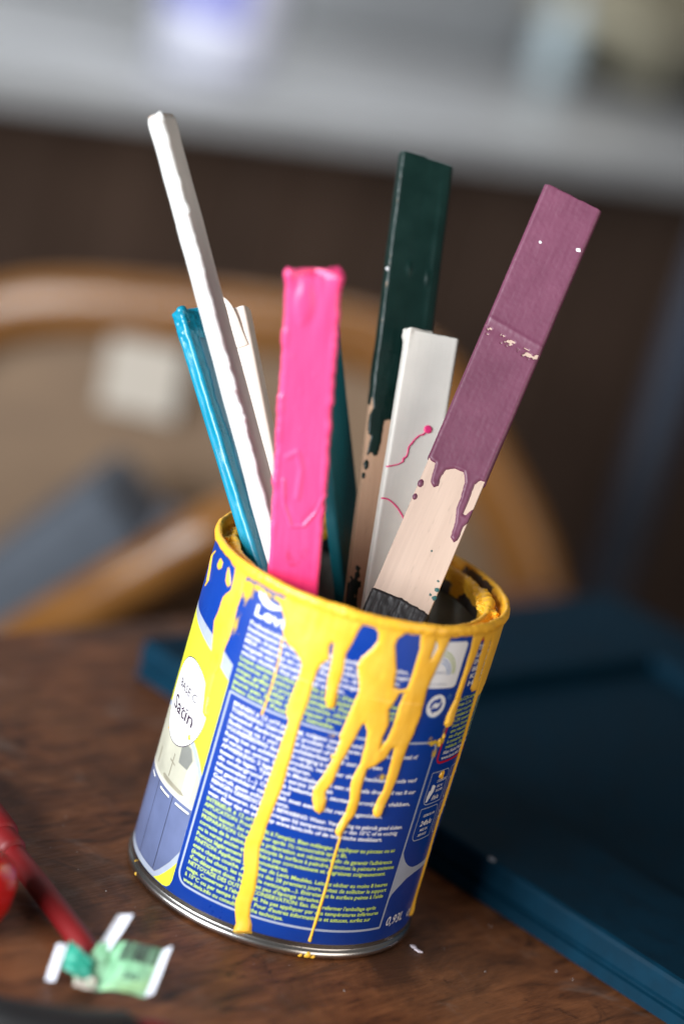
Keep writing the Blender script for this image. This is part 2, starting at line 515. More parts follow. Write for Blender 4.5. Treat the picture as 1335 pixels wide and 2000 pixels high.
# chair -----------------------------------------------------------------
def varnish(name, a, b, rough):
    mat, nt, p = nt_of(name)
    v = coords(nt, (1, 1, 3))
    nt.links.new(ramp(nt, noise(nt, v, 14, 4), [(0.3, a), (0.7, b)]), p.inputs['Base Color'])
    p.inputs['Roughness'].default_value = rough
    return mat
M['honey'] = varnish('honey_wood', (0.15, 0.058, 0.012), (0.23, 0.098, 0.024), 0.26)
M['tan'] = varnish('tan_back', (0.15, 0.092, 0.052), (0.20, 0.125, 0.07), 0.6)
ch = empty('wooden_chair', (-0.09, 0.62, FZ * MM))
tag(ch, 'honey coloured bentwood chair with arched back behind the table', 'chair')
OFF = np.array([-90, 620, FZ])
hoop = catmull([(-330, 690, -130), (-322, 695, -70), (-300, 700, -15), (-262, 704, 12), (-225, 704, 26), (-176, 704, 37), (-127, 704, 46), (-78, 704, 54), (-38, 704, 57), (-4, 702, 50), (27, 700, 29), (61, 698, -5), (92, 696, -40), (118, 692, -82), (138, 688, -130), (150, 680, -200), (150, 668, -300)], 8) - OFF
tube('hoop_rail', hoop, 13, 21, M['honey'], ch, 24, side=(0, 1, 0))
# tan panel filling the hoop
inner = [q for q in hoop[::4]]
bm = bmesh.new()
fr = [bm.verts.new((q[0] * .985, 715 - 620, q[2] - 4)) for q in inner]
fr += [bm.verts.new((150 + 80, 95, -300 - FZ)), bm.verts.new((-330 + 95, 95, -300 - FZ))]
f = bm.faces.new(fr)
ex = bmesh.ops.extrude_face_region(bm, geom=[f])
bmesh.ops.translate(bm, vec=(0, 10, 0), verts=[e for e in ex['geom'] if isinstance(e, bmesh.types.BMVert)])
from_bm('back_panel', bm, M['tan'], ch)
arm = catmull([(-250, 640, -260), (-225, 540, -205), (-188, 497, -142), (-156, 475, -100), (-113, 465, -50), (-80, 468, -15), (-62, 500, -8), (-50, 560, -20)], 8) - OFF
tube('arm', arm, 16, 17, M['honey'], ch, 20, side=(0, 1, 0))
from_bm('seat', box_bm(-235, 235, -150, 100, -310 - FZ, -285 - FZ, 10, 3), M['honey'], ch)
for lx in (-205, 205):
    for ly in (-120, 75):
        tube('leg', np.array([(lx, ly, 12), (lx * .98, ly * .98, 220), (lx * .94, ly * .94, -305 - FZ)]), 16, 16, M['honey'], ch, 16, side=(1, 0, 0))
M['paper'] = simple('pale_matt', (0.44, 0.39, 0.33), 0.6, 0, 0.03, 30)
bm = box_bm(-25, 25, -1, 1, -24, 24, 0.4)  # thin pale slab set just in front of the chair back
pn = from_bm('pale_rectangle', bm, M['paper']); pn.location = (-.172, .699, -.007); pn.rotation_euler = (0, math.radians(-4), 0)
tag(pn, 'small pale rectangle on the tan chair back', 'card')
M['cloth'] = simple('slate_cloth', (0.062, 0.074, 0.094), 0.75, 0, 0.15, 40, 0.0006, 300)
M['cloth2'] = simple('slate_trim', (0.16, 0.175, 0.215), 0.7, 0, 0.1, 40)
cu = empty('seat_cushion', (-.196, .58, -.118)); tag(cu, 'slate grey cushion leaning inside the chair', 'cushion')
cu.rotation_euler = (0, math.radians(-53), 0)
from_bm('cushion_body', box_bm(-95, 80, -25, 70, -24, 24, 12, 4), M['cloth'], cu, smooth=True)
from_bm('cushion_border', box_bm(-98, 86, -30, 66, -44, -21, 8, 4), M['cloth2'], cu, smooth=True)

# painted cabinet door lying on the table ------------------------------------
dr = empty('cabinet_door_panel', (-.0812, .1635, 0.0006))
dr.rotation_euler = (0, 0, math.atan2(-.616, .788))
tag(dr, 'petrol blue painted cabinet door lying flat on the table', 'cabinet door')
def rail(name, x0, x1, y0, y1, h=18.0, bev=1.3, groove=False):
    bm = bmesh.new()
    pr_ = [(y0, 0.4), (y0, 5.2), (y0 + 1.3, 5.9), (y0 + 1.3, 6.6), (y0, 7.3), (y0 - 0.6, 9), (y0 - 0.6, h - 2.2), (y0 + .1, h - .7), (y0 + 1.6, h), (y1 - 1.2, h), (y1 - .3, h - .4), (y1, h - 1.2), (y1, 0.4)]
    a = [bm.verts.new((x0, y, z)) for y, z in pr_]; b = [bm.verts.new((x1, y, z)) for y, z in pr_]
    for i in range(len(pr_)):
        j = (i + 1) % len(pr_)
        bm.faces.new((a[i], a[j], b[j], b[i]))
    bm.faces.new(a); bm.faces.new(b[::-1])
    return from_bm(name, bm, M['door'], dr)
DL, DW = 620, 348
rail('rail', 0, DL, 0, 61)
o = rail('rail', 0, DL, 0, 56); o.location = (DL * MM, DW * MM, 0); o.rotation_euler = (0, 0, math.pi)
from_bm('stile', box_bm(0.0, 69, 61.4, DW - 56.4, .4, 18, 1.2), M['door'], dr)
from_bm('stile', box_bm(DL - 69, DL, 61.4, DW - 56.4, .4, 18, 1.2), M['door'], dr)
from_bm('panel', box_bm(69.2, DL - 69.2, 61.2, DW - 56.2, 2, 9.5), M['door'], dr)
M['chip'] = simple('chipped_edge', (0.34, 0.36, 0.40), 0.6)
for cx_, ln in ((201, 3),):
    bm = box_bm(cx_, cx_ + ln, .2, 1.5, 17.0, 18.15, .2, 1)
    from_bm('chip', bm, M['chip'], dr)
# ------------------------------------------------------------------ paint can
R0 = 53.0
can = empty('paint_can', (0, 0, 0.0004))
tag(can, 'blue labelled paint can with yellow paint drips holding stir sticks', 'paint can')
lathe('body', [(52.4, 3), (53.0, 3.2), (53.0, 125.6), (52.4, 125.7)], M['tin'], can, 240)
lathe('inner_wall', [(52.2, 117), (52.2, 3.0), (51.5, 2.4), (0.1, 2.4)], M['inner_tin'], can, 120)
BEAD = [(52.9, 4.0), (53.1, 3.3), (53.7, 2.9), (54.15, 2.2), (54.25, 1.4), (54.0, .6), (53.4, .1), (52.6, .0), (51.6, .3), (51.2, 1.4), (51.0, 3.0)]
lathe('bottom_ring', BEAD, M['tin'], can, 240)

def wrap(s, z, r):
    t = s / 53.3
    return np.stack([r * np.sin(t), -r * np.cos(t), z], -1)

def print_layer(name, parent, items):
    """items: (polygon [(s,z)...], material, lift mm); flat print wrapped round the can"""
    Vs, Fs, Ms, mats = [], [], [], []
    off = 0
    for poly, mt, lift in items:
        bm = bmesh.new()
        f = bm.faces.new([bm.verts.new((a, b, 0)) for a, b in poly])
        bmesh.ops.triangulate(bm, faces=[f])
        ss = [a for a, b in poly]
        s = math.floor(min(ss) / 1.5) * 1.5 + 1.5
        while s < max(ss):
            bmesh.ops.bisect_plane(bm, geom=bm.verts[:] + bm.edges[:] + bm.faces[:], plane_co=(s, 0, 0), plane_no=(1, 0, 0))
            s += 1.5
        bmesh.ops.triangulate(bm, faces=bm.faces[:])
        bm.verts.index_update()
        A = np.array([v.co[:] for v in bm.verts])
        T = np.array([[v.index for v in f.verts] for f in bm.faces])
        # face outward (+normal away from the axis)
        n = np.cross(A[T[:, 1]] - A[T[:, 0]], A[T[:, 2]] - A[T[:, 0]])[:, 2]
        T[n < 0] = T[n < 0][:, ::-1]
        bm.free()
        Vs.append(wrap(A[:, 0], A[:, 1], R0 + lift)); Fs.append(T + off); off += len(A)
        if mt not in mats:
            mats.append(mt)
        Ms.append(np.full(len(T), mats.index(mt)))
    return mesh_np(name, np.vstack(Vs), np.vstack(Fs), [M[k] for k in mats], parent, True, np.concatenate(Ms))

def ribbon(pts, w, closed=False):
    """quads along a polyline in label space"""
    P = np.array(pts, float); n = len(P); qs = []
    L = []
    for i in range(n):
        a = P[i - 1] if (i > 0 or closed) else P[i]; b = P[(i + 1) % n] if (i < n - 1 or closed) else P[i]
        t = (b - a) / (np.linalg.norm(b - a) + 1e-9)
        L.append((P[i] + np.array([-t[1], t[0]]) * w / 2, P[i] - np.array([-t[1], t[0]]) * w / 2))
    for i in range(n if closed else n - 1):
        a, b = L[i], L[(i + 1) % n]
        qs.append([tuple(a[0]), tuple(a[1]), tuple(b[1]), tuple(b[0])])
    return qs

def rrect(s0, s1, z0, z1, rad, seg=6):
    rad = rad if isinstance(rad, (tuple, list)) else (rad,) * 4     # bl, br, tr, tl
    out = []
    for (cx, cy, a0, r) in ((s0 + rad[0], z0 + rad[0], 180, rad[0]), (s1 - rad[1], z0 + rad[1], 270, rad[1]), (s1 - rad[2], z1 - rad[2], 0, rad[2]), (s0 + rad[3], z1 - rad[3], 90, rad[3])):
        for k in range(seg + 1):
            a = math.radians(a0 + 90 * k / seg)
            out.append((cx + r * math.cos(a), cy + r * math.sin(a)))
    return out

def circle(cx, cy, r, n=40, ry=None):
    return [(cx + r * math.cos(2 * math.pi * k / n), cy + (ry or r) * math.sin(2 * math.pi * k / n)) for k in range(n)]

def glyphs(text, offset=0.0, shear=0.0):
    cu_ = bpy.data.curves.new('lettering', 'FONT'); cu_.body = text; cu_.size = 1.0
    cu_.offset = offset; cu_.shear = shear; cu_.resolution_u = 2
    ob_ = bpy.data.objects.new('lettering', cu_)
    me = bpy.data.meshes.new_from_object(ob_)
    V = np.zeros(len(me.vertices) * 3); me.vertices.foreach_get('co', V); V = V.reshape(-1, 3)[:, :2]
    me.calc_loop_triangles()
    T = np.zeros(len(me.loop_triangles) * 3, dtype=np.int32); me.loop_triangles.foreach_get('vertices', T); T = T.reshape(-1, 3)
    bpy.data.objects.remove(ob_); bpy.data.curves.remove(cu_); bpy.data.meshes.remove(me)
    if len(V):
        n = np.cross(np.c_[V[T[:, 1]] - V[T[:, 0]], np.zeros(len(T))], np.c_[V[T[:, 2]] - V[T[:, 0]], np.zeros(len(T))])[:, 2]
        T[n < 0] = T[n < 0][:, ::-1]
    return V, T

def text_block(name, parent, lines, mt, lift=0.16):
    """lines: (text, s_left, z_base, size, width or None, offset, shear)"""
    Vs, Fs, off = [], [], 0
    for text, s0, z0, size, width, offs, shear in lines:
        V, T = glyphs(text, offs, shear)
        if not len(V):
            continue
        w = V[:, 0].max()
        sx = (width / w) if width else size * .62
        Vs.append(wrap(s0 + V[:, 0] * sx, z0 + V[:, 1] * size, R0 + lift)); Fs.append(T + off); off += len(V)
    return mesh_np(name, np.vstack(Vs), np.vstack(Fs), M[mt], parent, True)

# label sheet all the way round
lab = lathe('label', [(R0 + .03, 5.5), (R0 + .045, 5.52), (R0 + .045, 125.2), (R0 + .03, 125.3)], M['label_blue'], can, 360)

# left picture panel
YT = [(-84, 98.5), (-78, 97.8), (-70.3, 96.9), (-61.9, 95.6), (-55, 94.3), (-49.3, 93.0), (-42.3, 90.5), (-36, 87.6)]
GT = [(-84, 100.5), (-78, 100.2), (-72.4, 99.9), (-63.3, 99.7), (-57, 99.2), (-50.6, 98.3), (-41.6, 96.0), (-36, 93.6)]
panel = [(-84, 5.8), (-40, 5.8), (-38.0, 6.3), (-36.6, 7.6), (-36, 9.8)] + YT[::-1]
print_layer('lime_panel', lab, [(panel, 'lime', .07), (YT + GT[::-1], 'grey', .075)])
pic = [(-84, 8.2), (-46.2, 7.8), (-44, 9.8), (-41.5, 12.7), (-39.5, 15.2), (-37.9, 17.9), (-36.05, 21), (-36.05, 47.5), (-37.2, 49.9), (-39.9, 53.4), (-42.7, 56.3), (-46.0, 58.8), (-52, 61.5), (-60, 63), (-70, 62), (-84, 57)]
ring = [(-84, 5.9), (-46.0, 5.9), (-43.2, 7.8), (-40.5, 10.6), (-38, 13.8), (-36.0, 16.8), (-36.0, 51), (-38.7, 54.9), (-41.6, 58), (-44.8, 60.4), (-52, 63.5), (-60, 65), (-70, 64), (-84, 59)]
tri = lambda a, b, c, d: [a, b, c, d]
items = [(ring, 'grey', .085), (pic, 'k_wall', .095)]
items.append(([(-84, 37.6), (-36.05, 37.3), (-36.05, 39.0), (-84, 39.4)], 'k_top', .115))
items.append(([(-84, 8.25), (-46.3, 7.9), (-44, 9.9), (-41.5, 12.8), (-39.5, 15.3), (-37.9, 18), (-36.07, 21.1), (-36.07, 37.3), (-84, 37.6)], 'k_cab', .105))
for s in (-73.0, -60.2, -47.6):
    items.append(([(s - .16, 8.4), (s + .16, 8.4), (s + .16, 37.2), (s - .16, 37.2)], 'k_line', .125))
for a, b in ((-71.5, -66), (-57.8, -49.8), (-45.2, -37.0)):
    items.append(([(a, 35.2), (b, 35.2), (b, 36.0), (a, 36.0)], 'lwhite', .13))
    items.append(([(a, 34.9), (b, 34.9), (b, 35.2), (a, 35.2)], 'k_line', .13))
items.append(([(-49.9, 49.3), (-43.9, 49.2), (-42.2, 53.6), (-44.5, 57.0), (-48.9, 57.8), (-50.5, 56)], 'k_dark', .115))
items.append(([(-43.6, 39.2), (-38.5, 39.2), (-38.5, 52.5), (-41.2, 53.8), (-43.6, 48.8)], 'k_top', .118))
items.append(([(-54.3, 41.8), (-53.6, 41.8), (-53.4, 50.6), (-54.0, 50.9)], 'k_tap', .125))
items.append(([(-56, 47.4), (-51.6, 46.8), (-51.6, 47.4), (-56, 48.0)], 'k_tap', .128))
items.append(([(-59.0, 40.4), (-57.5, 41.4), (-43.5, 40.9), (-41.6, 40.0), (-44, 39.5), (-57, 39.7)], 'k_tap', .122))
items.append(([(-68.3, 41), (-66.5, 41), (-66.5, 47), (-68.3, 47)], 'k_tap', .12))
items.append((circle(-57.5, 69.4, 16.1, 64), 'btext', .135))
items.append((circle(-57.5, 69.4, 15.75, 64), 'lwhite', .145))
print_layer('kitchen_picture', lab, items)
text_block('satin_lettering', lab, [('BASE C', -66.2, 72.3, 4.2, 17.0, 0.012, 0), ('Satin', -67.4, 63.6, 7.2, 19.6, 0.016, 0)], 'btext', .17)

# frame lines, logo, boxes
fr_ = rrect(-34.0, 48.5, 11.0, 84.7, (4.5, .2, 3.2, .3))
items = [(q, 'grey', .08) for q in ribbon(fr_, .85, True)]
items.append(([(48.3, 42.5), (48.9, 41.0), (49.9, 39.2), (51.6, 37.0), (53.8, 35.3), (55.8, 34.2), (57.9, 33.5), (62, 33.2), (67.3, 33.4), (76, 35), (76, 31.5), (68.2, 30.9), (61, 30.5), (56.1, 29.3), (51.8, 26.3), (49.6, 24.2), (48.3, 21.0)], 'grey', .09))
for k in range(2):
    for s0 in (51.5, 65.6):
        z0 = 59.2 - 14.3 * k
        for q in ribbon(rrect(s0, s0 + 12.4, z0, z0 + 12.8, (2.4, .4, 2.4, .4)), .38, True):
            items.append((q, 'grey', .085))
redp = [(51.6, 124), (51.6, 78.2), (51.9, 77.0), (52.8, 76.1), (54.2, 75.7), (60, 75.7), (80, 75.7)]
items += [(q, 'ltred', .088) for q in ribbon(redp, .9)]
items.append(([(52.1, 122.2), (80, 122.2), (80, 124), (52.1, 124)], 'ltred', .086))
items.append((rrect(31.5, 48.5, 105.7, 123.2, 1.7), 'lwhite', .09))
for i, (rr, c) in enumerate(((9.5, 'ringgreen'), (8.2, 'ringgreen'), (6.6, 'ringblue'), (5.2, 'ringblue'))):
    arc = [(36.2 + i * .35 + rr * math.cos(math.radians(a)), 110.3 + rr * math.sin(math.radians(a))) for a in range(5, 80, 9)]
    for q in ribbon(arc, .45):
        items.append((q, c, .11))
# recycling mark
items.append((circle(42.0, 98.6, 4.35, 48), 'ringblue', .09)); items.append((circle(41.8, 99.0, 4.25, 48), 'lwhite', .105))
sw = lambda sg: [(41.7 + sg * x, 99.1 + sg * y) for x, y in ((-2.9, -.9), (-2.7, .9), (-1.5, 2.2), (.2, 2.5), (.5, 3.2), (2.1, 1.6), (.2, .4), (.3, 1.1), (-.9, .9), (-1.6, .1), (-1.8, -1.2))]
items.append((sw(1), 'label_blue', .12)); items.append((sw(-1), 'label_blue', .12))
items += [(q, 'ringblue', .1) for q in ribbon(circle(47.3, 102.2, .75, 16), .28, True)]
# logo swoosh
sws = [(-34.3, 123.6), (-33.2, 120.6), (-30.5, 118.7), (-27.0, 118.3), (-23.6, 119.6), (-21.8, 121.0), (-24.2, 120.6), (-27.4, 120.7), (-30.3, 121.8), (-31.8, 123.8)]
items.append((sws, 'lwhite', .1))
# pictogram of a finger touching
items.append(([(52.6, 60.2), (53.6, 60.4), (56.0, 64.2), (56.3, 66.2), (55.7, 66.5), (54.9, 65.2), (54.7, 66.9), (54.0, 66.8), (53.8, 64.9), (53.0, 64.5), (52.5, 62.5)], 'lwhite', .1))
print_layer('label_artwork', lab, items)
text_block('logo_lettering', lab, [('Levis', -33.3, 114.0, 5.6, 16.5, .03, 0)], 'lwhite', .17)

NL = ['BINNEN ± 12 m²/l per laag, volgens ondergrond.', 'TOEPASSING: Gebruiksklaar produkt. Goed roeren. Voor hout en metaal of',
      'kunststof. Aanbrengen met borstel of lakrol.', 'Stofdroog na 1 uur; overschilderbaar na 8 uur; met een',
      'VOORBEREIDING: Een goede reiniging is nodig.', 'Reinig het te schilderen produkt, verwijder slecht hechtende oude verf',
      'of vernis en ontvet. Licht schuren.', 'AFWERKING: 2 lagen Levis Meubelen met een minimale droogtijd van 8 uur',
      'tussen de lagen. Tijdens de eerste 28 dagen', 'de ondergrond niet te belasten en stoten vermijden, vlekken,',
      'schoonmaken (....). Onderhoud', 'het geschilderd oppervlak met een zacht reinigingsmiddel.',
      'Gebruik geen schuurspons.', 'REINIGEN GEREEDSCHAP & BEWARING: Water. Verpakking na gebruik goed sluiten.',
      'Vorstvrij bewaren. Niet aanbrengen bij temperaturen lager dan 10°C of te vochtig', 'weer. Meer tips en advies op www.levis.info of de technische steekkaart.']
NE = [18, 40.5, 14, 27, 12, 43.6, 3, 44.8, 12, 43.9, -2, 33, -1, 43.8, 42.1, 36]
FR = ["INTERIEUR ± 12 m²/l", "APPLICATION: Produit prêt à l'emploi. Bien mélanger. Appliquer au pinceau ou au", "rouleau laqueur. Sec au toucher après 1h; recouvrable après 8h.",
      "PREPARATION: Une bonne préparation est nécessaire afin de garantir l'adhérence", "correcte de la peinture. Nettoyez la surface à peindre, éliminez la peinture ancienne",
      "ou le vernis ancien qui n'adhère pas correctement et dégraissez soigneusement.", "Poncez légèrement et dépoussiérez.",
      "FINITION: Appliquez 2 couches de Levis Meubles. Laissez sécher au moins 8 heures", "entre chaque couche. Au cours des 28 premiers jours, évitez de solliciter le support",
      "(évitez les chocs, les taches, le nettoyage....). Entretenez la surface peinte à l'aide", "d'un détergent doux. N'utilisez pas d'éponge abrasive.",
      "NETTOYAGE DES OUTILS & CONSERVATION: Eau. Bien refermer l'emballage après", "usage. Conserver à l'abri du gel. Ne pas appliquer par des températures inférieures",
      "à 10°C ou par temps humide. Pour d'autres informations et astuces, surfez sur", "www.levis.info ou consultez la fiche technique."]
FE = [-11, 43.5, 24, 44, 45.8, 42.5, 5, 45.2, 45.5, 44.8, 19, 43, 45, 42, 8]
PT = 2.285
text_block('dutch_text', lab, [(t, -31.2, 81.0 - PT * i, 2.12, e + 31.2, .025, 0) for i, (t, e) in enumerate(zip(NL, NE))], 'ltext')
text_block('french_text', lab, [(t, -31.2, 44.4 - PT * i, 2.12, e + 31.2, .025, 0) for i, (t, e) in enumerate(zip(FR, FE))], 'gtext')
UPW = ['Professionele watergedragen zijdeglanslak voor meubelen,', 'keukenkasten en houtwerk binnen. Zeer goed bestand tegen', 'stoten, krassen en huishoudelijke produkten. Voor hout,',
       'MDF, melamine en metaal. Reukarm, droogt snel en', 'vergeelt niet. Gemakkelijk aan te brengen met een', 'mooie vloeiing. Kan gemengd worden.']
UPG = ['Laque satinée professionnelle à base d\'eau pour meubles,', 'armoires de cuisine et boiseries. Résiste très bien aux', 'coups, griffes et produits ménagers. Pour le bois, MDF,',
       'mélaminé et métal. Peu odorante, sèche vite et ne', 'jaunit pas. Facile à appliquer avec un', 'beau tendu. Peut être teintée.']
text_block('dutch_intro', lab, [(t, -33.9, 110.3 - 2.22 * i, 2.08, w, .025, 0) for i, (t, w) in enumerate(zip(UPW, (60, 61, 58, 57, 55, 40)))], 'ltext')
text_block('french_intro', lab, [(t, -33.9, 97.1 - 2.22 * i, 2.08, w, .025, 0) for i, (t, w) in enumerate(zip(UPG, (61, 60, 60, 56, 46, 40)))], 'gtext')
SIDE = ['la COV contenu dans ce produit', 'max 2,1/a. Valeur limite UE', 'pour ce produit 130 g/l (2010)', 'contient au max. 130 g/l COV', '1,2% conserver hors portée', '2-one. Un produit peut donner', 'une réaction allergique. En', "cas d'ingestion consulter un", 'à conserver dans un endroit', 'médecin. Obtenir fiche de']
text_block('side_text', lab, [(t, 54.5, 99.6 - 2.05 * i, 1.85, 26, .02, 0) for i, t in enumerate(SIDE)], 'gtext')
text_block('side_address', lab, [('Akzo Nobel Paints Belgium', 54.0, 79.0, 1.9, 22, .022, 0), ('www.levis.info 0800', 54.0, 76.9, 1.9, 18, .022, 0)], 'ltext')
text_block('side_heading', lab, [(t, 56.0, 119.0 - 2.75 * i, 2.5, 24, .03, 0) for i, t in enumerate(['TENIR HORS DE', 'LA PORTEE DES', 'ENFANTS BUITEN', 'BEREIK VAN', 'KINDEREN', 'HOUDEN'])], 'ltext')
text_block('box_lettering', lab, [('STOFDROOG', 56.2, 67.5, 1.5, 7.0, .02, .2), ('SEC AU', 57.2, 65.4, 1.4, 4.4, .02, .2), ('TOUCHER', 57.0, 63.6, 1.4, 5.2, .02, .2), ('1h/u', 55.6, 60.6, 2.5, 5.4, .03, .2),
                                  ('GEBRUIK NA', 54.0, 54.2, 1.4, 8.0, .02, .2), ('24h/u', 53.6, 50.6, 2.8, 8.0, .03, .2), ('MISE EN', 54.6, 48.4, 1.4, 5.4, .02, .2), ('SERVICE', 54.2, 46.4, 1.4, 6.0, .02, .2),
                                  ('OVERSCHILDERBAAR', 67.0, 66.5, 1.4, 9.0, .02, .2), ('8h/u', 68.2, 62.0, 2.6, 6.0, .03, .2), ('SCHUREN', 67.0, 53.0, 1.4, 8.0, .02, .2), ('PONCER', 67.0, 50.6, 1.4, 7.0, .02, .2)], 'ltext')
text_block('volume_lettering', lab, [('0,93L', 51.3, 11.0, 5.2, 11.4, .012, .12), ('e', 66.6, 10.2, 6.6, 3.6, -.004, .15)], 'ltext')
text_block('seal_lettering', lab, [('ecolabel', 35.0, 111.2, 1.6, 6.0, 0, 0), ('www.ecolabel.eu', 34.0, 106.9, 1.2, 9.5, 0, 0)], 'grey')

# ------------------------------------------------------------------ yellow paint on the can
coat = [(-48.9,126.9),(-47.8,121.7),(-47.3,116.7),(-50.9,112.8),(-51.1,108.1),(-52.4,102.8),(-50.7,98.9),(-48.5,92.9),(-47.8,87.4),(-46.8,80.2),(-44.1,71.5),(-42.2,70.6),(-40.9,71.8),(-42.7,78),(-42.9,86.8),(-41.7,90.3),(-42.1,96.5),(-41.4,102),(-41.3,107.9),(-41.7,112.9),(-41.1,117.8),(-41.5,122.7),(-41,124.7),(-37.2,124.6),(-32.2,127.4),(-27.3,127.2),(-22.6,124.7),(-24.2,121.8),(-22.2,119.2),(-20.8,116.9),(-20.1,112.7),(-18.1,110.1),(-13.4,108),(-10.6,105.1),(-10.3,101.2),(-10.8,95.2),(-11.2,86.5),(-9.5,84.1),(-9.9,72.3),(-10.4,62.1),(-10.8,51.4),(-11.4,42.2),(-12.2,37.1),(-11.3,31.4),(-9.8,27.3),(-9.2,20.2),(-9.5,14.1),(-8.8,10.7),(-7.2,6.5),(-6.9,3.5),(-1.2,5),(-1.9,7.8),(-3.2,10.4),(-4.1,14.3),(-4.3,22.1),(-4.9,27.3),(-6,32.3),(-6.8,36.2),(-6.7,44),(-6,51.4),(-5.2,58.8),(-5.1,65.3),(-5.2,74.6),(-5.5,85.6),(-4.9,93.2),(-5.2,99.4),(-4.9,104.1),(-4.2,107.2),(-2.1,109.6),(-3.5,113.7),(-2.9,116.1),(-2,115.3),(-1.2,109.3),(-0.7,102.6),(0.3,96),(1.6,93.3),(3.1,92.9),(4.4,94.1),(3.5,101),(3.5,107.9),(2.7,113.4),(3.5,116.4),(4.5,122.4),(5.7,125.5),(9.7,124.9),(11.5,123.1),(12,120.3),(10.8,117.2),(8.2,113.2),(7.6,110.2),(9.5,105.5),(10.7,101.2),(10,95.3),(9.2,88.2),(8.7,83.4),(9.3,83.3),(8.8,75.6),(7,68.1),(5.2,62.9),(6.2,58.5),(7.8,55.4),(9.7,54.6),(10.9,56.1),(10.8,59.6),(9.6,62.9),(11.1,67.3),(11.8,74.5),(13.5,81.9),(15.1,89.8),(15.8,90.5),(17.6,87.9),(18.4,82.2),(18.6,75.8),(17.4,70.4),(17.5,66.3),(18.6,62.3),(18.7,57),(17.4,52.6),(16.9,49),(18,47.7),(19,47.4),(19,37.3),(19.3,26.5),(19.3,16.2),(19.3,8.2),(19.1,6.4),(20.2,6.1),(20.1,8.3),(20.2,16.3),(20.1,26.6),(19.8,37.4),(19.7,47.1),(19.7,48.8),(20.7,53.1),(22.1,56.3),(22.2,61.6),(21.5,68),(21.5,73.9),(23.9,75.4),(27.1,78.6),(28.3,82.3),(29.3,82.9),(29.8,77.7),(30,72.4),(30.1,67),(29,62.8),(28.5,58.6),(29.2,56.9),(30.9,55.9),(32.4,57),(32.7,61.2),(33.6,66),(34.2,71.9),(34.2,77.8),(34.6,84.3),(35.6,89),(35.9,93.7),(36.1,95.7),(35.3,105.6),(36.4,112),(37.9,120.6),(39,126.1),(50.1,126.5),(51.1,118.9),(51.1,109.5),(50.8,100.7),(49.1,95),(49,91.5),(51.1,89.8),(53.6,90.3),(53.9,94.4),(54.2,101.5),(54.1,109.1),(55.5,116),(56.1,122.3),(57.2,124.4),(58.7,121.9),(59,115.4),(60.1,109.9),(59.8,103.5),(62.1,101.8),(65,102),(64.6,107.2),(64.4,113.2),(64.4,119.6),(63.9,122.6),(66.9,118.5),(67.9,111.7),(67.8,105.2),(66.3,98.4)]
sil = [(66.8,91.4),(69.2,74.6),(67.8,58.6),(68.1,47.8),(69.4,38.5),(71.2,25.9),(71.4,16.3),(71.9,9.2)]
holes = [[(22.8,126.9),(26,126.2),(26.8,123.4),(27.6,120.1),(27.7,111.5),(27.3,105.1),(24.6,104.3),(22.3,105.1),(21.5,110.7),(18.2,119.9),(18.4,122.8)],[(26.9,103.6),(26.2,99.2),(26.3,91.1),(25.6,85.8),(24,82.4),(23.7,86.2),(24.5,91.5),(22.9,96.5),(24.5,100.8),(25,103.1)],[(32.8,123.9),(34.6,121.1),(33.6,117.1),(32.7,116.7),(32.9,121.1)]]
splats = [[(-60.9,122.7),(-58.4,122.3),(-58.2,120.7),(-60.1,119.3),(-62,120)],[(-52.7,122.7),(-50.5,120.5),(-49,118.3),(-50,117.1),(-51.7,118),(-52.5,120.2)],[(-69.8,122.2),(-73.4,119.4),(-70.1,115.9),(-67.8,111.8),(-71,108.6),(-69.1,111),(-71.9,115.3),(-74.7,119)]]
streak = [(-19.9,111.1),(-18.8,102.4),(-18.8,94.3),(-19,87.3),(-19.4,82.5)]

COATP = coat + [(72, 98), (80, 101), (86, 112), (97, 119), (97, 131), (-48.9, 131)]
SILP = [(68.3, 126), (68.2, 110), (68.8, 91.4), (71.0, 74.6), (70.2, 62), (70.0, 50), (70.9, 40), (72.6, 26), (73.3, 16), (73.7, 9.5)]
SILW = [3.0, 2.2, 1.7, 1.4, 1.3, 1.1, 1.1, 1.1, 1.2, 1.3]
st = 0.32
gs, gz = np.meshgrid(np.arange(-82, 96, st), np.arange(0.2, 127.0, st), indexing='ij')
wob = 0.14 * fbm(gs * .45, gz * .45, 3) + .12 * vnoise(gs * 1.7, gz * 1.7, 9)
d = sdf_poly(gs, gz, COATP)
for h in holes:
    d = np.minimum(d, -sdf_poly(gs, gz, h))
# rubbed window around the logo: ragged lower coverage
d = d + wob
d = np.maximum(d, sdf_line(gs, gz, SILP, SILW) + wob * .6)
for sp in splats:
    d = np.maximum(d, sdf_poly(gs, gz, sp) + .25)
d = np.maximum(d, sdf_line(gs, gz, streak, [.28, .3, .22, .3, .38]))
for (a, b, rr) in ((8.4, 76.2, .55), (49.5, 84.6, .8), (51.2, 86.4, .9), (50.3, 83.2, .6), (57.5, 70.2, .9), (58.8, 70.6, .8), (59.2, 69.2, .6), (-47.4, 60.2, .9), (-66, 55, .3), (20, 1.0, 1.2), (17.5, .6, .8), (22.2, .7, .9), (-56, 1.2, .5), (-62, 3.6, .3)):
    d = np.maximum(d, rr - np.hypot(gs - a, (gz - b) * .8) + .5 * vnoise(gs * 1.3, gz * 1.3, 5))
H = dome(d, 1.6, .58)
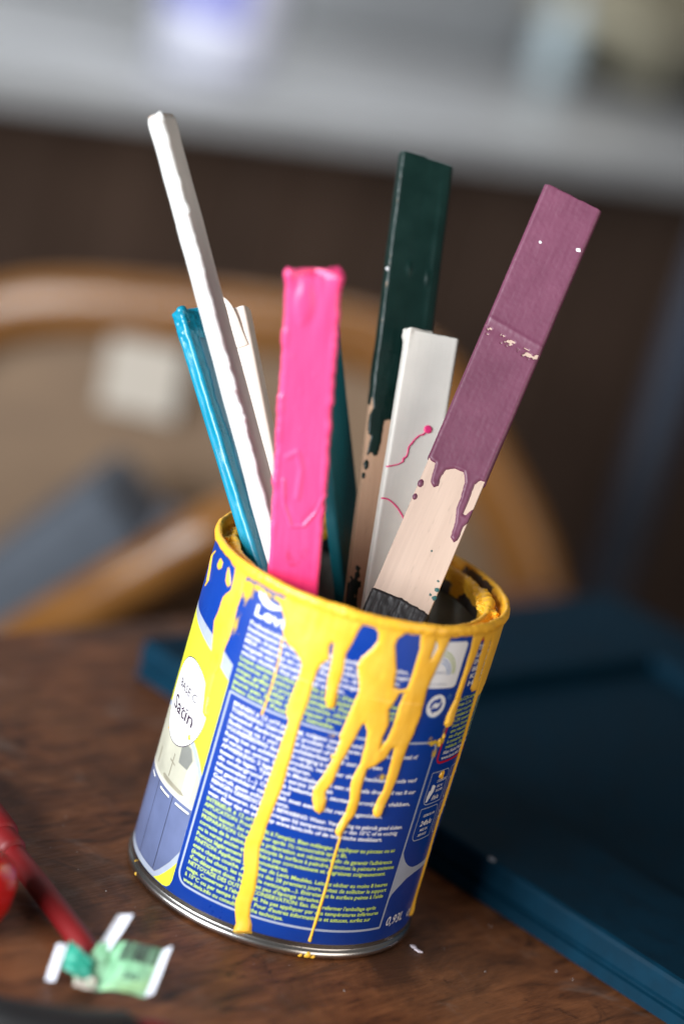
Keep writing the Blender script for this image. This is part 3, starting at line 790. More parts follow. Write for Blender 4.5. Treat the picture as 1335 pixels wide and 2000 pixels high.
# thicker rolls at the ends of the runs, thin film higher up
H = H * np.where(gz > 100, .8, 1.0) + np.where(d > .4, .16 * vnoise(gs * .5, gz * .09, 25) + .16 * fbm(gs * .25, gz * .12, 21), 0)
for (a, b, rr, hh) in ((8.2, 57.5, 3.2, .55), (18.4, 51, 3.0, .5), (30.6, 58.5, 3, .5), (2.4, 95.5, 3, .5), (51.4, 92.5, 3, .5), (63.6, 104, 2.5, .4), (-42.8, 73, 2.5, .3), (-4.6, 2.2, 4.0, .9), (-4.2, 5.5, 3.5, .5), (73.6, 11, 3, .4)):
    H = H + np.where(d > 0, hh * np.exp(-((gs - a) ** 2 + (gz - b) ** 2) / rr ** 2) * np.clip(d / .8, 0, 1), 0)
bz = np.array([q[1] for q in BEAD[:7]])[::-1]; br = np.array([q[0] for q in BEAD[:7]])[::-1]
base = np.where(gz < 4, np.maximum(np.interp(gz, bz, br), 53.05), R0 + .10)
base = np.maximum(base, np.interp(gz, [1.4, 4.5, 6], [54.25, 53.3, 53.0]) * (gz > 2.2) * (gz < 6) * (np.abs(gs + 4) < 6))
base = np.maximum(base, R0 + .10 * (gz > 4))
# the coat swells into the rim bead at the top
base = base + np.clip((gz - 124.2) / 2.2, 0, 1) ** 2 * .75
rad = base + H
keep = d > -.35
V = wrap(gs.ravel(), gz.ravel(), rad.ravel())
ni, nj = gs.shape
i, j = np.meshgrid(np.arange(ni - 1), np.arange(nj - 1), indexing='ij')
cell = keep[:-1, :-1] | keep[1:, :-1] | keep[:-1, 1:] | keep[1:, 1:]
A = (i * nj + j)[cell]
F = np.stack([A, A + nj, A + nj + 1, A + 1], -1)
used = np.unique(F); rm = np.full(len(V), -1); rm[used] = np.arange(len(used))
yd = mesh_np('yellow_paint_drips', V[used], rm[F], M['yellowfilm'], can)
ta = yd.data.attributes.new('thick', 'FLOAT', 'POINT'); ta.data.foreach_set('value', H.ravel()[used].astype(np.float32))

# thin rubbed film of yellow round the logo and by the frame corner
mat, nt, p = nt_of('yellow_smear')
p.inputs['Base Color'].default_value = (0.80, 0.52, 0.03, 1); p.inputs['Roughness'].default_value = .4
tr = node(nt, 'ShaderNodeBsdfTransparent'); mxs = node(nt, 'ShaderNodeMixShader')
v = coords(nt, (1, 1, .45)); va = coords(nt)
f = noise(nt, v, 330, 5, .7, .6)
at = node(nt, 'ShaderNodeAttribute'); at.attribute_name = 'cover'
ad = node(nt, 'ShaderNodeMath', operation='ADD'); nt.links.new(f, ad.inputs[0]); nt.links.new(at.outputs['Fac'], ad.inputs[1])
a = ramp(nt, ad.outputs[0], [(0.80, 0.0), (1.0, .85)])
out = [n for n in nt.nodes if n.type == 'OUTPUT_MATERIAL'][0]
nt.links.new(a, mxs.inputs[0]); nt.links.new(tr.outputs[0], mxs.inputs[1]); nt.links.new(p.outputs[0], mxs.inputs[2]); nt.links.new(mxs.outputs[0], out.inputs[0])
def smear(s0, s1, z0, z1, blobs):
    a, b = np.meshgrid(np.arange(s0, s1, .6), np.arange(z0, z1, .6), indexing='ij')
    c = np.zeros_like(a)
    for (x, y, rx, ry, k) in blobs:
        c = np.maximum(c, k * np.exp(-((a - x) / rx) ** 2 - ((b - y) / ry) ** 2))
    edge = np.minimum(np.minimum(a - s0, s1 - a), np.minimum(b - z0, z1 - b)); c = c * np.clip(edge / 1.5, 0, 1)
    na, nb = a.shape
    i, j = np.meshgrid(np.arange(na - 1), np.arange(nb - 1), indexing='ij'); A = (i * nb + j).ravel()
    o = mesh_np('yellow_smear', wrap(a.ravel(), b.ravel(), np.full(a.size, R0 + .2)), np.stack([A, A + nb, A + nb + 1, A + 1], -1), mat, can)
    at_ = o.data.attributes.new('cover', 'FLOAT', 'POINT'); at_.data.foreach_set('value', c.ravel().astype(np.float32))
    o['kind'] = 'stuff'
smear(-44, -18, 98, 125, [(-39, 121, 4, 6, .62), (-33, 124, 8, 2.5, .62), (-25, 123.5, 5, 2.5, .66), (-40, 108, 2.5, 6, .5), (-37, 104, 3, 4, .3), (-27, 121.5, 4, 1.5, .4)])
smear(34, 60, 62, 94, [(46, 84.6, 5, 1.2, .5), (50, 84.5, 2.5, 2, .7), (48.5, 80, 2, 3, .45), (50, 89, 2, 4, .4), (44, 86.5, 3, 1.5, .35), (58, 70, 2, 1.5, .5)])
smear(-6, 34, 66, 92, [(0, 82.5, 4, 2, .33), (6, 83.5, 3, 1.5, .3), (26, 71.5, 6, 2, .40), (27, 90, 2, 5, .45), (14, 79, 5, 2, .25)])

# rim ------------------------------------------------------------------------
RIM = [(52.8, 124.9), (53.1, 125.5), (53.6, 126.1), (53.95, 127.0), (53.9, 128.0), (53.5, 128.7), (53.0, 128.9), (52.5, 128.7), (52.2, 128.0), (51.9, 126.0), (51.4, 124.0), (50.4, 122.9), (49.3, 122.8), (48.3, 123.6), (47.6, 125.0), (47.0, 126.0), (46.4, 126.1), (45.9, 125.5), (45.75, 122), (45.9, 117.5), (46.6, 116.7), (52.3, 116.5)]
lathe('rim', catmull(RIM, .5), M['tin_dark'], can, 300)
PR = catmull(RIM[:20], .30)
Tn = np.gradient(PR, axis=0); Tn /= np.linalg.norm(Tn, axis=1)[:, None]
Nn = np.stack([Tn[:, 1], -Tn[:, 0]], -1)          # outward side of the profile
if Nn[8, 0] < 0: Nn = -Nn
nth = 1100
th = np.linspace(-np.pi, np.pi, nth, endpoint=False)
arcl = np.r_[0, np.cumsum(np.linalg.norm(np.diff(PR, axis=0), axis=1))]
TH, AL = np.meshgrid(th, arcl, indexing='ij')
RR = np.repeat(PR[None, :, 0], nth, 0); ZZ = np.repeat(PR[None, :, 1], nth, 0)
deg = np.degrees(TH)
X = np.sin(TH) * 8; Y = np.cos(TH) * 8                  # seamless-ish noise domain
nz = fbm(deg * .16, AL * .35, 31, 4); nf = fbm(deg * .9, AL * 1.1, 41, 3)
h = .30 + .42 * nz + .2 * nf
trough = np.exp(-((RR - 49.6) / 1.6) ** 2) * (ZZ < 126.5)
win = lambda a, b, s: 1 / (1 + np.exp(-(deg - a) / s)) * 1 / (1 + np.exp((deg - b) / s))
rid = np.abs(fbm(deg * .22, AL * .45, 55, 3))
h = h + trough * (win(-75, 80, 6) * (1.0 + .9 * fbm(deg * .12, AL * .2, 77)) + win(-150, -60, 5) * (.5 + 2.2 * rid) + win(78, 112, 3) * (1.3 + 3.0 * rid))
lip = np.exp(-((RR - 46.6) / 1.1) ** 2) * (ZZ > 122)
h = h + lip * (win(88, 118, 4) * (1.2 + 2.5 * nz) + win(118, 160, 4) * .7 + win(-150, -70, 6) * (.6 + 1.6 * rid))
gap = win(114, 137, .6) * np.exp(-((RR - 51.3) / .95) ** 4) * (ZZ < 128.0) * (ZZ > 122.9)
h = np.where(gap + .35 * nf > .45, -.4, h)
chips = (vnoise(deg * .28, AL * .9, 63) + .25 * nf > .47) & (RR > 51.0) & (np.abs(deg) < 175) & ((deg > 95) | (deg < -100) | (ZZ < 127) & (RR < 52))
h = np.where(chips, -.3, h)
inner = (ZZ < 123.5) & (RR < 46.3)
h = np.where(inner, .25 + 1.1 * fbm(deg * .1, AL * .12, 91, 4) - (122.5 - ZZ) * .09, h)
# rough outer lip edge
h = h + .3 * np.exp(-((ZZ - 126.2) / .9) ** 2) * (RR > 52.9) * (.4 + 1.5 * fbm(deg * .35, AL * .2, 15))
# the far left of the bead is only coated on top
under = (RR > 52.7) & (ZZ < 126.6) & (deg < -55)
h = np.where(under, h - (126.6 - ZZ) * .8, h)
r2 = RR + h * Nn[None, :, 0]; z2 = ZZ + h * Nn[None, :, 1]
V = np.stack([r2 * np.sin(TH), -r2 * np.cos(TH), z2], -1).reshape(-1, 3)
k = len(PR)
i = np.arange(nth)[:, None]; j = np.arange(k - 1)[None, :]
A = i * k + j; B = ((i + 1) % nth) * k + j
mesh_np('yellow_rim_paint', V, np.stack([A, B, B + 1, A + 1], -1).reshape(-1, 4), M['yellow'], can)
# curls of half dried paint on the inner lip
def blob(name, c, r, seed, amp, mt, parent):
    bm = bmesh.new(); bmesh.ops.create_icosphere(bm, subdivisions=4, radius=1.0)
    P = np.array([v.co[:] for v in bm.verts])
    k = 1 + amp * (fbm(P[:, 0] * 2.2 + seed, P[:, 1] * 2.2 + P[:, 2] * 1.3, seed) + .5 * fbm(P[:, 2] * 4, P[:, 0] * 4 - P[:, 1] * 3, seed + 5))
    for v, s in zip(bm.verts, k):
        v.co = Vector((c[0] + v.co.x * r[0] * s, c[1] + v.co.y * r[1] * s, c[2] + v.co.z * r[2] * s))
    return from_bm(name, bm, M[mt], parent, True)
for a, rr, sz, sd in ((92, 46.5, (3.2, 2.6, 2.0), 1), (98, 45.0, (2.4, 2.6, 1.8), 2), (86, 48.5, (2.6, 3.2, 1.7), 3), (108, 45.8, (1.8, 2.6, 1.4), 4), (-96, 47.6, (2.2, 4.0, 1.7), 5), (-108, 47.5, (2, 3, 1.5), 6), (-84, 47.8, (1.8, 3.6, 1.5), 7)):
    t = math.radians(a)
    blob('paint_curl', (rr * math.sin(t), -rr * math.cos(t), 125.2), sz, sd, .6, 'yellow', can)
# ------------------------------------------------------------------ stir sticks
STK = {
  'white': ((33.0, -34.8, 27.7), (-110.2, 4.0, 261.4), (0.845, -0.073, 0.53), 16.2, 4.5),
  'blue': ((18.4, -44.0, 50.7), (-86.1, 30.0, 191.8), (0.663, -0.338, 0.668), 13.8, 4.2),
  'cream': ((30.1, -37.4, 24.1), (-68.9, 30.0, 198.3), (-0.126, -0.947, 0.295), 6.0, 12.5),
  'pink': ((2.9, -27.0, 3.9), (-42.7, -36.0, 231.0), (0.097, -0.995, -0.02), 16.4, 5.0),
  'teal': ((41.8, 19.2, 3.9), (-39.5, 48.0, 196.9), (0.828, -0.387, 0.406), 17.5, 4.2),
  'green': ((25.1, -24.3, 3.8), (-20.8, 85.0, 262.5), (0.218, -0.884, 0.413), 19.6, 5.2),
  'whitepink': ((28.1, -38.0, 3.2), (0.1, 46.0, 206.0), (0.182, -0.899, 0.398), 18.6, 5.2),
  'purple': ((4.3, -47.6, 28.6), (34.7, 52.0, 267.9), (-0.061, -0.919, 0.39), 21.6, 4.4),
}
def perim(w, t, rad, step):
    """closed rounded rectangle: points and outward normals"""
    pts = rrect(-w / 2, w / 2, -t / 2, t / 2, rad, 3)
    P = np.array(pts + [pts[0]]); L = np.r_[0, np.cumsum(np.linalg.norm(np.diff(P, axis=0), axis=1))]
    n = max(24, int(L[-1] / step)); u = np.linspace(0, L[-1], n, endpoint=False)
    Q = np.stack([np.interp(u, L, P[:, 0]), np.interp(u, L, P[:, 1])], -1)
    T = np.roll(Q, -1, 0) - np.roll(Q, 1, 0); T /= np.linalg.norm(T, axis=1)[:, None] + 1e-9
    return Q, np.stack([T[:, 1], -T[:, 0]], -1), u

ENDS = {}
def stick(key, label, woodmat, skew=0.0):
    B, T, n, w, t = STK[key]
    B = np.array(B); T = np.array(T); ax = T - B; L = np.linalg.norm(ax); ax /= L
    n = np.array(n); n -= ax * (n @ ax); n /= np.linalg.norm(n); x = np.cross(ax, n)
    e = empty('stir_stick'); mw = Matrix.Identity(4)
    for i in range(3):
        mw[i][0] = x[i]; mw[i][1] = -n[i]; mw[i][2] = ax[i]; mw[i][3] = B[i] * MM
    e.matrix_world = mw
    tag(e, label, 'stir stick', 'paint stir sticks in the can')
    z0 = 0.0
    while z0 < 80 and max(np.hypot(*(B + ax * z0 + x * a * (w / 2 + .8) - n * b * (t / 2 + .8))[:2]) for a in (-1, 1) for b in (-1, 1)) > 51.2:
        z0 += 1.0
    bm = box_bm(-w / 2, w / 2, -t / 2, t / 2, z0, L, .5, 2)
    for v in bm.verts:
        if v.co.z > L / 2:
            v.co.z -= skew * (v.co.x / w + .5)
    from_bm('wooden_stick', bm, M[woodmat], e, True)
    ENDS[key] = z0
    return e, w, t, L - 0.0

def coat_mesh(name, e, w, t, L, hfun, mt, step=.5, vmax=None, skew=0.0, cap=True, capf=None):
    """paint skin round a stick; v = mm below the top; hfun(x, y, v) -> thickness (negative = bare)"""
    Q, N, u = perim(w, t, .7, step)
    vmax = min(vmax or 1e9, L - list(ENDS.values())[-1] - .5)
    vs = np.arange(0.0, vmax, step)
    m = len(Q)
    rows = []; keep = []
    qx = np.repeat(Q[None, :, 0], len(vs), 0); qy = np.repeat(Q[None, :, 1], len(vs), 0); vv = np.repeat(vs[:, None], m, 1)
    h = hfun(qx, qy, vv)
    X = qx + N[None, :, 0] * h; Y = qy + N[None, :, 1] * h
    Z = L - vv - skew * (qx / w + .5)
    if cap:
        h0 = np.maximum(h[0], .15); hc = float(np.mean(h0))
        cr, ck = [], []
        for s, up in ((.02, 1.0), (.4, 1.0), (.75, .98), (.93, .85), (.99, .5)):
            zz = L - skew * (Q[:, 0] / w + .5) + (hc * .9 + 1.2 * (h0 - hc) + .25 * fbm(Q[:, 0] * .5 * s, Q[:, 1] * .5 + 3, 7)) * up + .05 + (capf(Q[:, 0] * s, Q[:, 1] * s) if capf else 0)
            cr.append(np.stack([X[0] * s, Y[0] * s, zz], -1)); ck.append(h0 > 0)
        V = np.vstack([np.concatenate(cr), np.stack([X, Y, Z], -1).reshape(-1, 3)])
        K = np.concatenate([np.concatenate(ck), (h > -.12).ravel()]); nr = len(vs) + 5
    else:
        V = np.stack([X, Y, Z], -1).reshape(-1, 3); K = (h > -.12).ravel(); nr = len(vs)
    i = np.arange(nr - 1)[:, None]; j = np.arange(m)[None, :]
    A = i * m + j; Bq = i * m + (j + 1) % m
    F = np.stack([A, A + m, Bq + m, Bq], -1).reshape(-1, 4)
    F = F[K[F].any(1)]
    used = np.unique(F); rm = np.full(len(V), -1); rm[used] = np.arange(len(used))
    return mesh_np(name, V[used], rm[F], M[mt], e)

side = lambda x, y, w, t: np.where(np.abs(y) > t / 2 - .4, x, np.sign(x) * (w / 2) + np.sign(x) * (y + t / 2))

# tall white stick
e, w, t, L = stick('white', 'tallest stick, coated in thick white paint, leaning out to the left', 'wood')
def hf(x, y, v, w=w, t=t):
    st = .16 * vnoise(x * 1.1 + y * .7, v * .035, 1) + .18 * vnoise(x * 2.4 + y, v * .08, 2)
    lf = np.exp(-((x + w / 2) / .9) ** 2)                 # thick ragged bead down the left edge
    rag = lf * (np.exp(-((y + t / 2) / 1.3) ** 2) * (.35 + 1.7 * np.clip(fbm(v * .21, y * .4, 5, 4), -.2, .8)) * (.5 + 1.2 * np.abs(vnoise(v * .03, v * 0, 8) * 2)) + .35 * fbm(v * .07, y * .2, 6)) * (1 + np.clip((v - 190) / 60, 0, 1.2))
    foot = np.clip((v - 185) / 40, 0, 1) * (np.abs(fbm(x * .5 + y * .3, v * .22, 12)) * 1.2)
    lob = -.9 * np.clip(1 - v / 2.2, 0, 1) ** 2 + .25 * np.exp(-((v - 5) / 4) ** 2)
    return .55 + st * 1.3 + rag + foot * (x < w * .1) + lob
coat_mesh('paint_coat', e, w, t, L, hf, 'white', .45, 265)

# blue stick
e, w, t, L = stick('blue', 'shorter stick covered in bright blue paint beside the tall white one', 'wood')
def hf(x, y, v, w=w, t=t):
    tp = np.exp(-v / 9.0)
    edge = np.exp(-((y + t / 2) / 1.2) ** 2) * np.exp(-((x + w / 2) / 1.3) ** 2)
    wide = (y < -t / 2 + .5)
    return .45 + .15 * vnoise(x * 1.2, v * .05, 11) + tp * (.5 + 1.8 * fbm(x * .3 + y * .3, v * .25, 14)) + edge * (.35 + .7 * fbm(v * .15, y * .2, 16)) - wide * .25 * np.exp(-((x - 1) / 4.5) ** 2)
coat_mesh('paint_coat', e, w, t, L, hf, 'blue', .45, 200)
M['bluegrey'] = paint('blue_grey_film', (0.045, 0.16, 0.24), 0.35, 0.15, 0.4)
def hf(x, y, v, w=w, t=t):
    dd = np.minimum(2.6 + 1.6 * fbm(v * .06, x * .02, 18) - np.abs(x - .5), (v - 10) * .5)
    return np.where(y < -t / 2 + .4, np.where(dd > 0, .66, -.5), -.5)
coat_mesh('dry_film', e, w, t, L, hf, 'bluegrey', .45, 160, cap=False)

# cream stick with a peeling curl
e, w, t, L = stick('cream', 'thin cream painted stick with a peeling curl, behind the tall white stick', 'plywood')
def hf(x, y, v, w=w, t=t):
    return .35 + .12 * vnoise(x * 1.3, v * .05, 22) + np.exp(-v / 5) * .5 * fbm(x * .4, v * .3 + y, 23)
coat_mesh('paint_coat', e, w, t, L, hf, 'cream', .5, 190)
curl = catmull([(-1.0, -6.6, L - 14), (-1.4, -7.0, L - 9), (-1.6, -7.8, L - 3), (-2.6, -8.2, L + 2.0), (-4.6, -8.4, L + 4.6), (-6.2, -8.2, L + 5.2)], .5)
tube('paint_curl', curl, np.linspace(3.0, .4, len(curl)), np.linspace(.8, .25, len(curl)), M['cream'], e, 12, side=(1, 0, 0))
M['navy'] = paint('navy_streak', (0.01, 0.045, 0.11), 0.35)
def hf(x, y, v, w=w, t=t):
    dd = .6 - np.abs(x + 1.6 - (v - 40) * .07) - np.maximum(0, 38 - v) * .4 - np.maximum(0, v - 68) * .3
    return np.where(y < -t / 2 + .4, np.where(dd > 0, .6, -.5), -.5)
coat_mesh('navy_streak', e, w, t, L, hf, 'navy', .35, 80, cap=False)

# pink stick
e, w, t, L = stick('pink', 'hot pink painted stick at the front of the can', 'wood')
def hf(x, y, v, w=w, t=t):
    front = y < -t / 2 + .6
    xs = x
    hh = .55 + .025 * vnoise(xs * .9, v * .03, 31) + .10 * fbm(xs * .16, v * .07, 32)
    # big soft runs near the top and two thirds down
    hh = hh + front * (.85 * np.exp(-(((xs + 2.6) / 3.2) ** 2 + ((v - 9) / 6.5) ** 2) ** 2) + .6 * np.exp(-((xs - 4.5) / 3) ** 2 - ((v - 12) / 8) ** 2))
    dd = sdf_line(xs, v, [(-4.2, 77), (-3.0, 82), (1.0, 84), (5.8, 79), (8.2, 72)], .9)
    loop = sdf_line(xs, v, [(-5.6, 70), (-4.8, 79), (-2, 86.5), (2.2, 86.0), (6.0, 81.0), (8.4, 74)], .55)
    arc = sdf_line(xs, v, [(-4.8, 62), (-1.5, 60), (.2, 66), (-.6, 76)], 1.5)
    hh = hh + front * (.55 * np.clip(loop, 0, .5) * 2 + .40 * np.clip(arc / 1.5, 0, 1) + .30 * np.clip((dd * 0 + 86 - 1.3 * np.abs(xs - 1) - v) / 2.5, 0, 1))
    edge = np.exp(-((np.abs(xs) - w / 2) / .9) ** 2)
    hh = hh + edge * (.30 + .9 * np.clip(fbm(v * .24, xs * .3 + y * .2, 35), -.25, .6)) * np.clip((100 - v) / 20, .3, 1)
    tp = np.exp(-v / 3.5)
    hh = hh + tp * (.25 + 1.3 * fbm(xs * .28 + 2, y * .3, 38) + .3 * np.clip(np.abs(xs) / (w / 2) - .55, 0, 1))
    for (a, b, s) in ((-3.4, 15.5, .55), (2.5, 33, .4), (-1.8, 39, .35), (-.6, 52, .4), (1, 60, .35), (-5.5, 27, .4), (-3, 45, .3)):
        hh = hh + front * .35 * np.exp(-((xs - a) ** 2 + (v - b) ** 2) / s ** 2)
    return hh
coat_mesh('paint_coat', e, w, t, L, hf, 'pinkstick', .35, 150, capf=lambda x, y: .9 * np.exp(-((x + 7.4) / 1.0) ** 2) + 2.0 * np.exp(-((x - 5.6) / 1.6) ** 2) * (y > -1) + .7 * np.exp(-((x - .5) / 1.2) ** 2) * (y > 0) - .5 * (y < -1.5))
mat, nt, p = nt_of('grubby_film')
p.inputs['Base Color'].default_value = (0.30, 0.02, 0.07, 1); p.inputs['Roughness'].default_value = .6
tr = node(nt, 'ShaderNodeBsdfTransparent'); mxs = node(nt, 'ShaderNodeMixShader')
a = ramp(nt, noise(nt, coords(nt, (1, 1, .5)), 420, 5, .7), [(0.50, 0.0), (0.78, .7)])
out = [n for n in nt.nodes if n.type == 'OUTPUT_MATERIAL'][0]
nt.links.new(a, mxs.inputs[0]); nt.links.new(tr.outputs[0], mxs.inputs[1]); nt.links.new(p.outputs[0], mxs.inputs[2]); nt.links.new(mxs.outputs[0], out.inputs[0])
M['grub'] = mat
def hf(x, y, v, w=w, t=t):
    dd = np.maximum(2.4 - np.hypot(x + .6, (v - 97) * .6), 1.6 - np.hypot(x - 2.8, (v - 95) * .7)) + .9 * fbm(x * .5, v * .4, 3)
    return np.where((y < -t / 2 + .3) & (dd > 0), .95, -.5)
coat_mesh('grubby_mark', e, w, t, L, hf, 'grub', .4, 120, cap=False)

# teal stick
e, w, t, L = stick('teal', 'teal painted stick standing behind the pink one', 'wood')
def hf(x, y, v, w=w, t=t):
    return .4 + .10 * vnoise(x * 1.2, v * .04, 44) + .25 * np.exp(-((x + w / 2) / .8) ** 2) * (.3 + fbm(v * .15, y * .3, 45))
coat_mesh('paint_coat', e, w, t, L, hf, 'teal', .5, 200)
blob('yellow_speck', (3.0, -t / 2 - .5, L - 96), (.5, .2, .8), 4, .5, 'yellow', e)

# dark green stick
e, w, t, L = stick('green', 'dark bottle green stick with bare wood below, standing at the back', 'wood', 2.4)
GB = [(-9.8, -5), (-9.8, 93), (-8.8, 97), (-9.9, 100), (-9.6, 107), (-8.3, 107.3), (-9.0, 114.7), (-7.6, 113.2), (-6.3, 114.2), (-5.0, 113.6), (-4.5, 109), (-4.3, 104), (-4.2, 100.5), (-1.5, 99.4), (.5, 98.8), (3, 99.5), (9.8, 98), (9.8, -5)]
def hf(x, y, v, w=w, t=t):
    front = y < -t / 2 + .6
    dg = sdf_poly(np.clip(x, -9.7, 9.7), v, GB) + .35 * vnoise(x * 1.5, v * .7, 51)
    dn = np.where(x < 0, 95 + 3 * vnoise(y * .8, v * 0 + 2, 52) - v, 97 - v)
    dd = np.where(front, dg, dn)
    sp = np.maximum(.9 - np.hypot(x + 8.8, (v - 118.3) * .5), .6 - np.hypot(x + 9.3, (v - 122.5) * .5))
    low = sdf_line(x, v, [(-8.6, 170), (-7.2, 160), (-7.4, 154)], [3.4, 2.0, .2]) - .6 + 2.6 * fbm(x * 1.1, v * .8, 53, 4)
    dd = np.maximum(dd, np.where(front, np.maximum(sp, low), -1))
    hh = dome(dd, .7, .42)
    run = .45 * np.exp(-((x - 5.3) / .8) ** 2 - ((v - 44) / 2.6) ** 2) + .35 * np.exp(-((x + 2) / .9) ** 2 - ((v - 42.5) / 2.2) ** 2)
    edge = .35 * np.exp(-((x + w / 2) / .7) ** 2) * (.2 + fbm(v * .1, y, 54)) + front * .4 * np.exp(-((x - 7.2) / 1.2) ** 2) * np.exp(-((v - 40) / 26) ** 2)
    return np.where(dd > 0, hh + front * run + edge + .06 * vnoise(x, v * .06, 55) + np.where((v > 75) & (v < 115), .3 * np.abs(fbm(x * .25, v * .2, 56)), 0), hh)
coat_mesh('paint_coat', e, w, t, L, hf, 'green', .4, 190, 2.4)
M['fleck'] = simple('white_fleck', (0.8, 0.8, 0.82), .5)
blob('white_speck', (-9.9, -t / 2 + .2, L - 44.9), (.75, .5, .75), 8, .3, 'fleck', e)

# matt white stick with pink thread of paint
e, w, t, L = stick('whitepink', 'matt white stick with a thin squiggle of pink paint', 'wood')
def hf(x, y, v, w=w, t=t):
    tp = np.exp(-v / 3.0) * np.exp(-((x + w / 2) / 1.2) ** 2)
    return .32 + .03 * vnoise(x * 1.6, v * .03, 61) + tp * (1.0 + 1.5 * fbm(v * .5, y * .5, 62)) + .12 * np.exp(-((x + w / 2) / .7) ** 2)
coat_mesh('paint_coat', e, w, t, L, hf, 'offwhite', .45, 180)
SQ1 = [(3.4, 34.8), (2.6, 35.9), (1.8, 36.9), (.9, 37.2), (0, 38.1), (-.9, 39.2), (-1.7, 40.8), (-2.5, 41.9), (-2.7, 43), (-2.6, 44.6), (-2.9, 45.9), (-3.9, 46.8), (-3.8, 47.9), (-5.2, 49.0), (-6.4, 49.6), (-9.2, 50.7)]
SQ2 = [(-9.2, 62.3), (-7.6, 62.2), (-6.3, 62.6), (-4.6, 63.6), (-3.1, 64.8), (-1.6, 66.4), (.6, 69.2)]
def hf(x, y, v, w=w, t=t):
    dd = np.maximum(np.maximum(sdf_line(x, v, SQ1, [.55, .3, .36, .25, .33, .28, .36, .24, .3, .22, .3, .36, .28, .22, .26, .3]), sdf_line(x, v, SQ2, .3)), 1.55 - np.hypot(x - 3.4, v - 34.6))
    return np.where(y < -t / 2 + .3, .42 + dome(dd, .8, .45) + np.where(dd < 0, -.3 + dd, 0), -.5)
coat_mesh('pink_thread', e, w, t, L, hf, 'pink', .22, 75, cap=False)

# plum stick
e, w, t, L = stick('purple', 'plum painted plywood stick with drips on bare wood, leaning right', 'plywood', 1.6)
PB = [(-10.8, -4), (-10.8, 107.6), (-10.0, 108.1), (-7.9, 108.4), (-7.3, 112.6), (-6.9, 115.2), (-5.3, 116.4), (-3.9, 115.1), (-4.3, 112.3), (-3.7, 108.9), (-1.1, 107), (2.6, 106.7), (4.2, 109.4), (5.1, 115.1), (5.2, 119.4), (6.7, 123.9), (7.3, 129.6), (8.9, 130.6), (10, 129.1), (9.9, 124.4), (11.0, 121.9), (11, 116.3), (10.2, 117.7), (9.2, 120.3), (8.1, 120.4), (8.1, 116.5), (7.8, 108.9), (9, 106.6), (10.8, 106.4), (11, -4)]
def hf(x, y, v, w=w, t=t):
    front = y < -t / 2 + .5
    xc = np.clip(x, -10.6, 10.6)
    dp = sdf_poly(xc, v, PB) + .18 * vnoise(x * 1.2, v * 1.2, 71)
    dn = 108 + 2 * vnoise(y, v * .1, 72) - v
    dd = np.where(front, dp, dn)
    dd = np.maximum(dd, np.where(front, np.maximum(1.0 - np.hypot(x + 10.0, (v - 117.2) * .7), .8 - np.hypot(x + 10, (v - 122.4) * .7)), -1))
    hh = dome(dd, .9, .50) + np.where(dd > 0, .09 * np.exp(-((dd - .9) / .6) ** 2) * (v > 90), 0) + np.where(dd > .2, .07 * vnoise(x * .8, v * .1, 73) + .05 * fbm(x * .9, v * .9, 74), 0)
    # worn groove with chipped paint
    g = np.exp(-((v - 56.6 - x * .09) / 1.9) ** 2) * front
    chip = np.maximum(np.exp(-((x - 7.6) / 3.0) ** 2 - ((v - 58.6) / 1.3) ** 2) + .5 * fbm(x * .7, v * .9, 75), 0)
    hh = hh - g * .22 + .2 * front * np.exp(-((v - 53.3 - x * .07) / .8) ** 2)
    hh = np.where(front & (chip > .62), -.3, hh)
    hh = np.where(front & (np.abs(v - 58.0 - x * .08) < 1.6) & (fbm(x * .9, v * 1.3, 76) > .30), -.25, hh)
    return hh + front * np.where(dd > 0, .25 * np.exp(-((v - 115) ** 2 + (x + 5.4) ** 2) / 1.2) + .25 * np.exp(-((v - 129) ** 2 + (x - 8.5) ** 2) / 1.5), 0)
coat_mesh('paint_coat', e, w, t, L, hf, 'purple', .35, 135, 1.6)
def hf(x, y, v, w=w, t=t):
    dd = np.where(y < t, v - 157.6 - .12 * np.clip(x, 0, 99) + .5 * vnoise(x * .7, v * .1, 78), -1)
    return np.where(dd > 0, .5 * np.clip(dd / .6, 0, 1) + .18 * fbm(x * .7, v * .5, 79), -.3)
coat_mesh('charcoal_end', e, w, t, L, hf, 'charcoal', .45, 200, cap=False)
for (a, b, r_) in ((-4.5, 19.9, .6), (9.2, 16.4, .9)):
    blob('white_speck', (a, -t / 2 - .45, L - b - 1.6 * (a / w + .5)), (r_, .3, r_ * .8), int(b), .35, 'fleck', e)
M['gtint'] = paint('green_tint', (0.01, 0.09, 0.085), .5)
for (a, b, r_) in ((10.0, 150, .7), (10.3, 153, .8), (8.6, 152.5, .45), (9.2, 147, .4), (3, 138, .35)):
    blob('green_speck', (a, -t / 2 - .02, L - b), (r_, .12, r_ * .9), int(b * 3), .7, 'gtint', e)

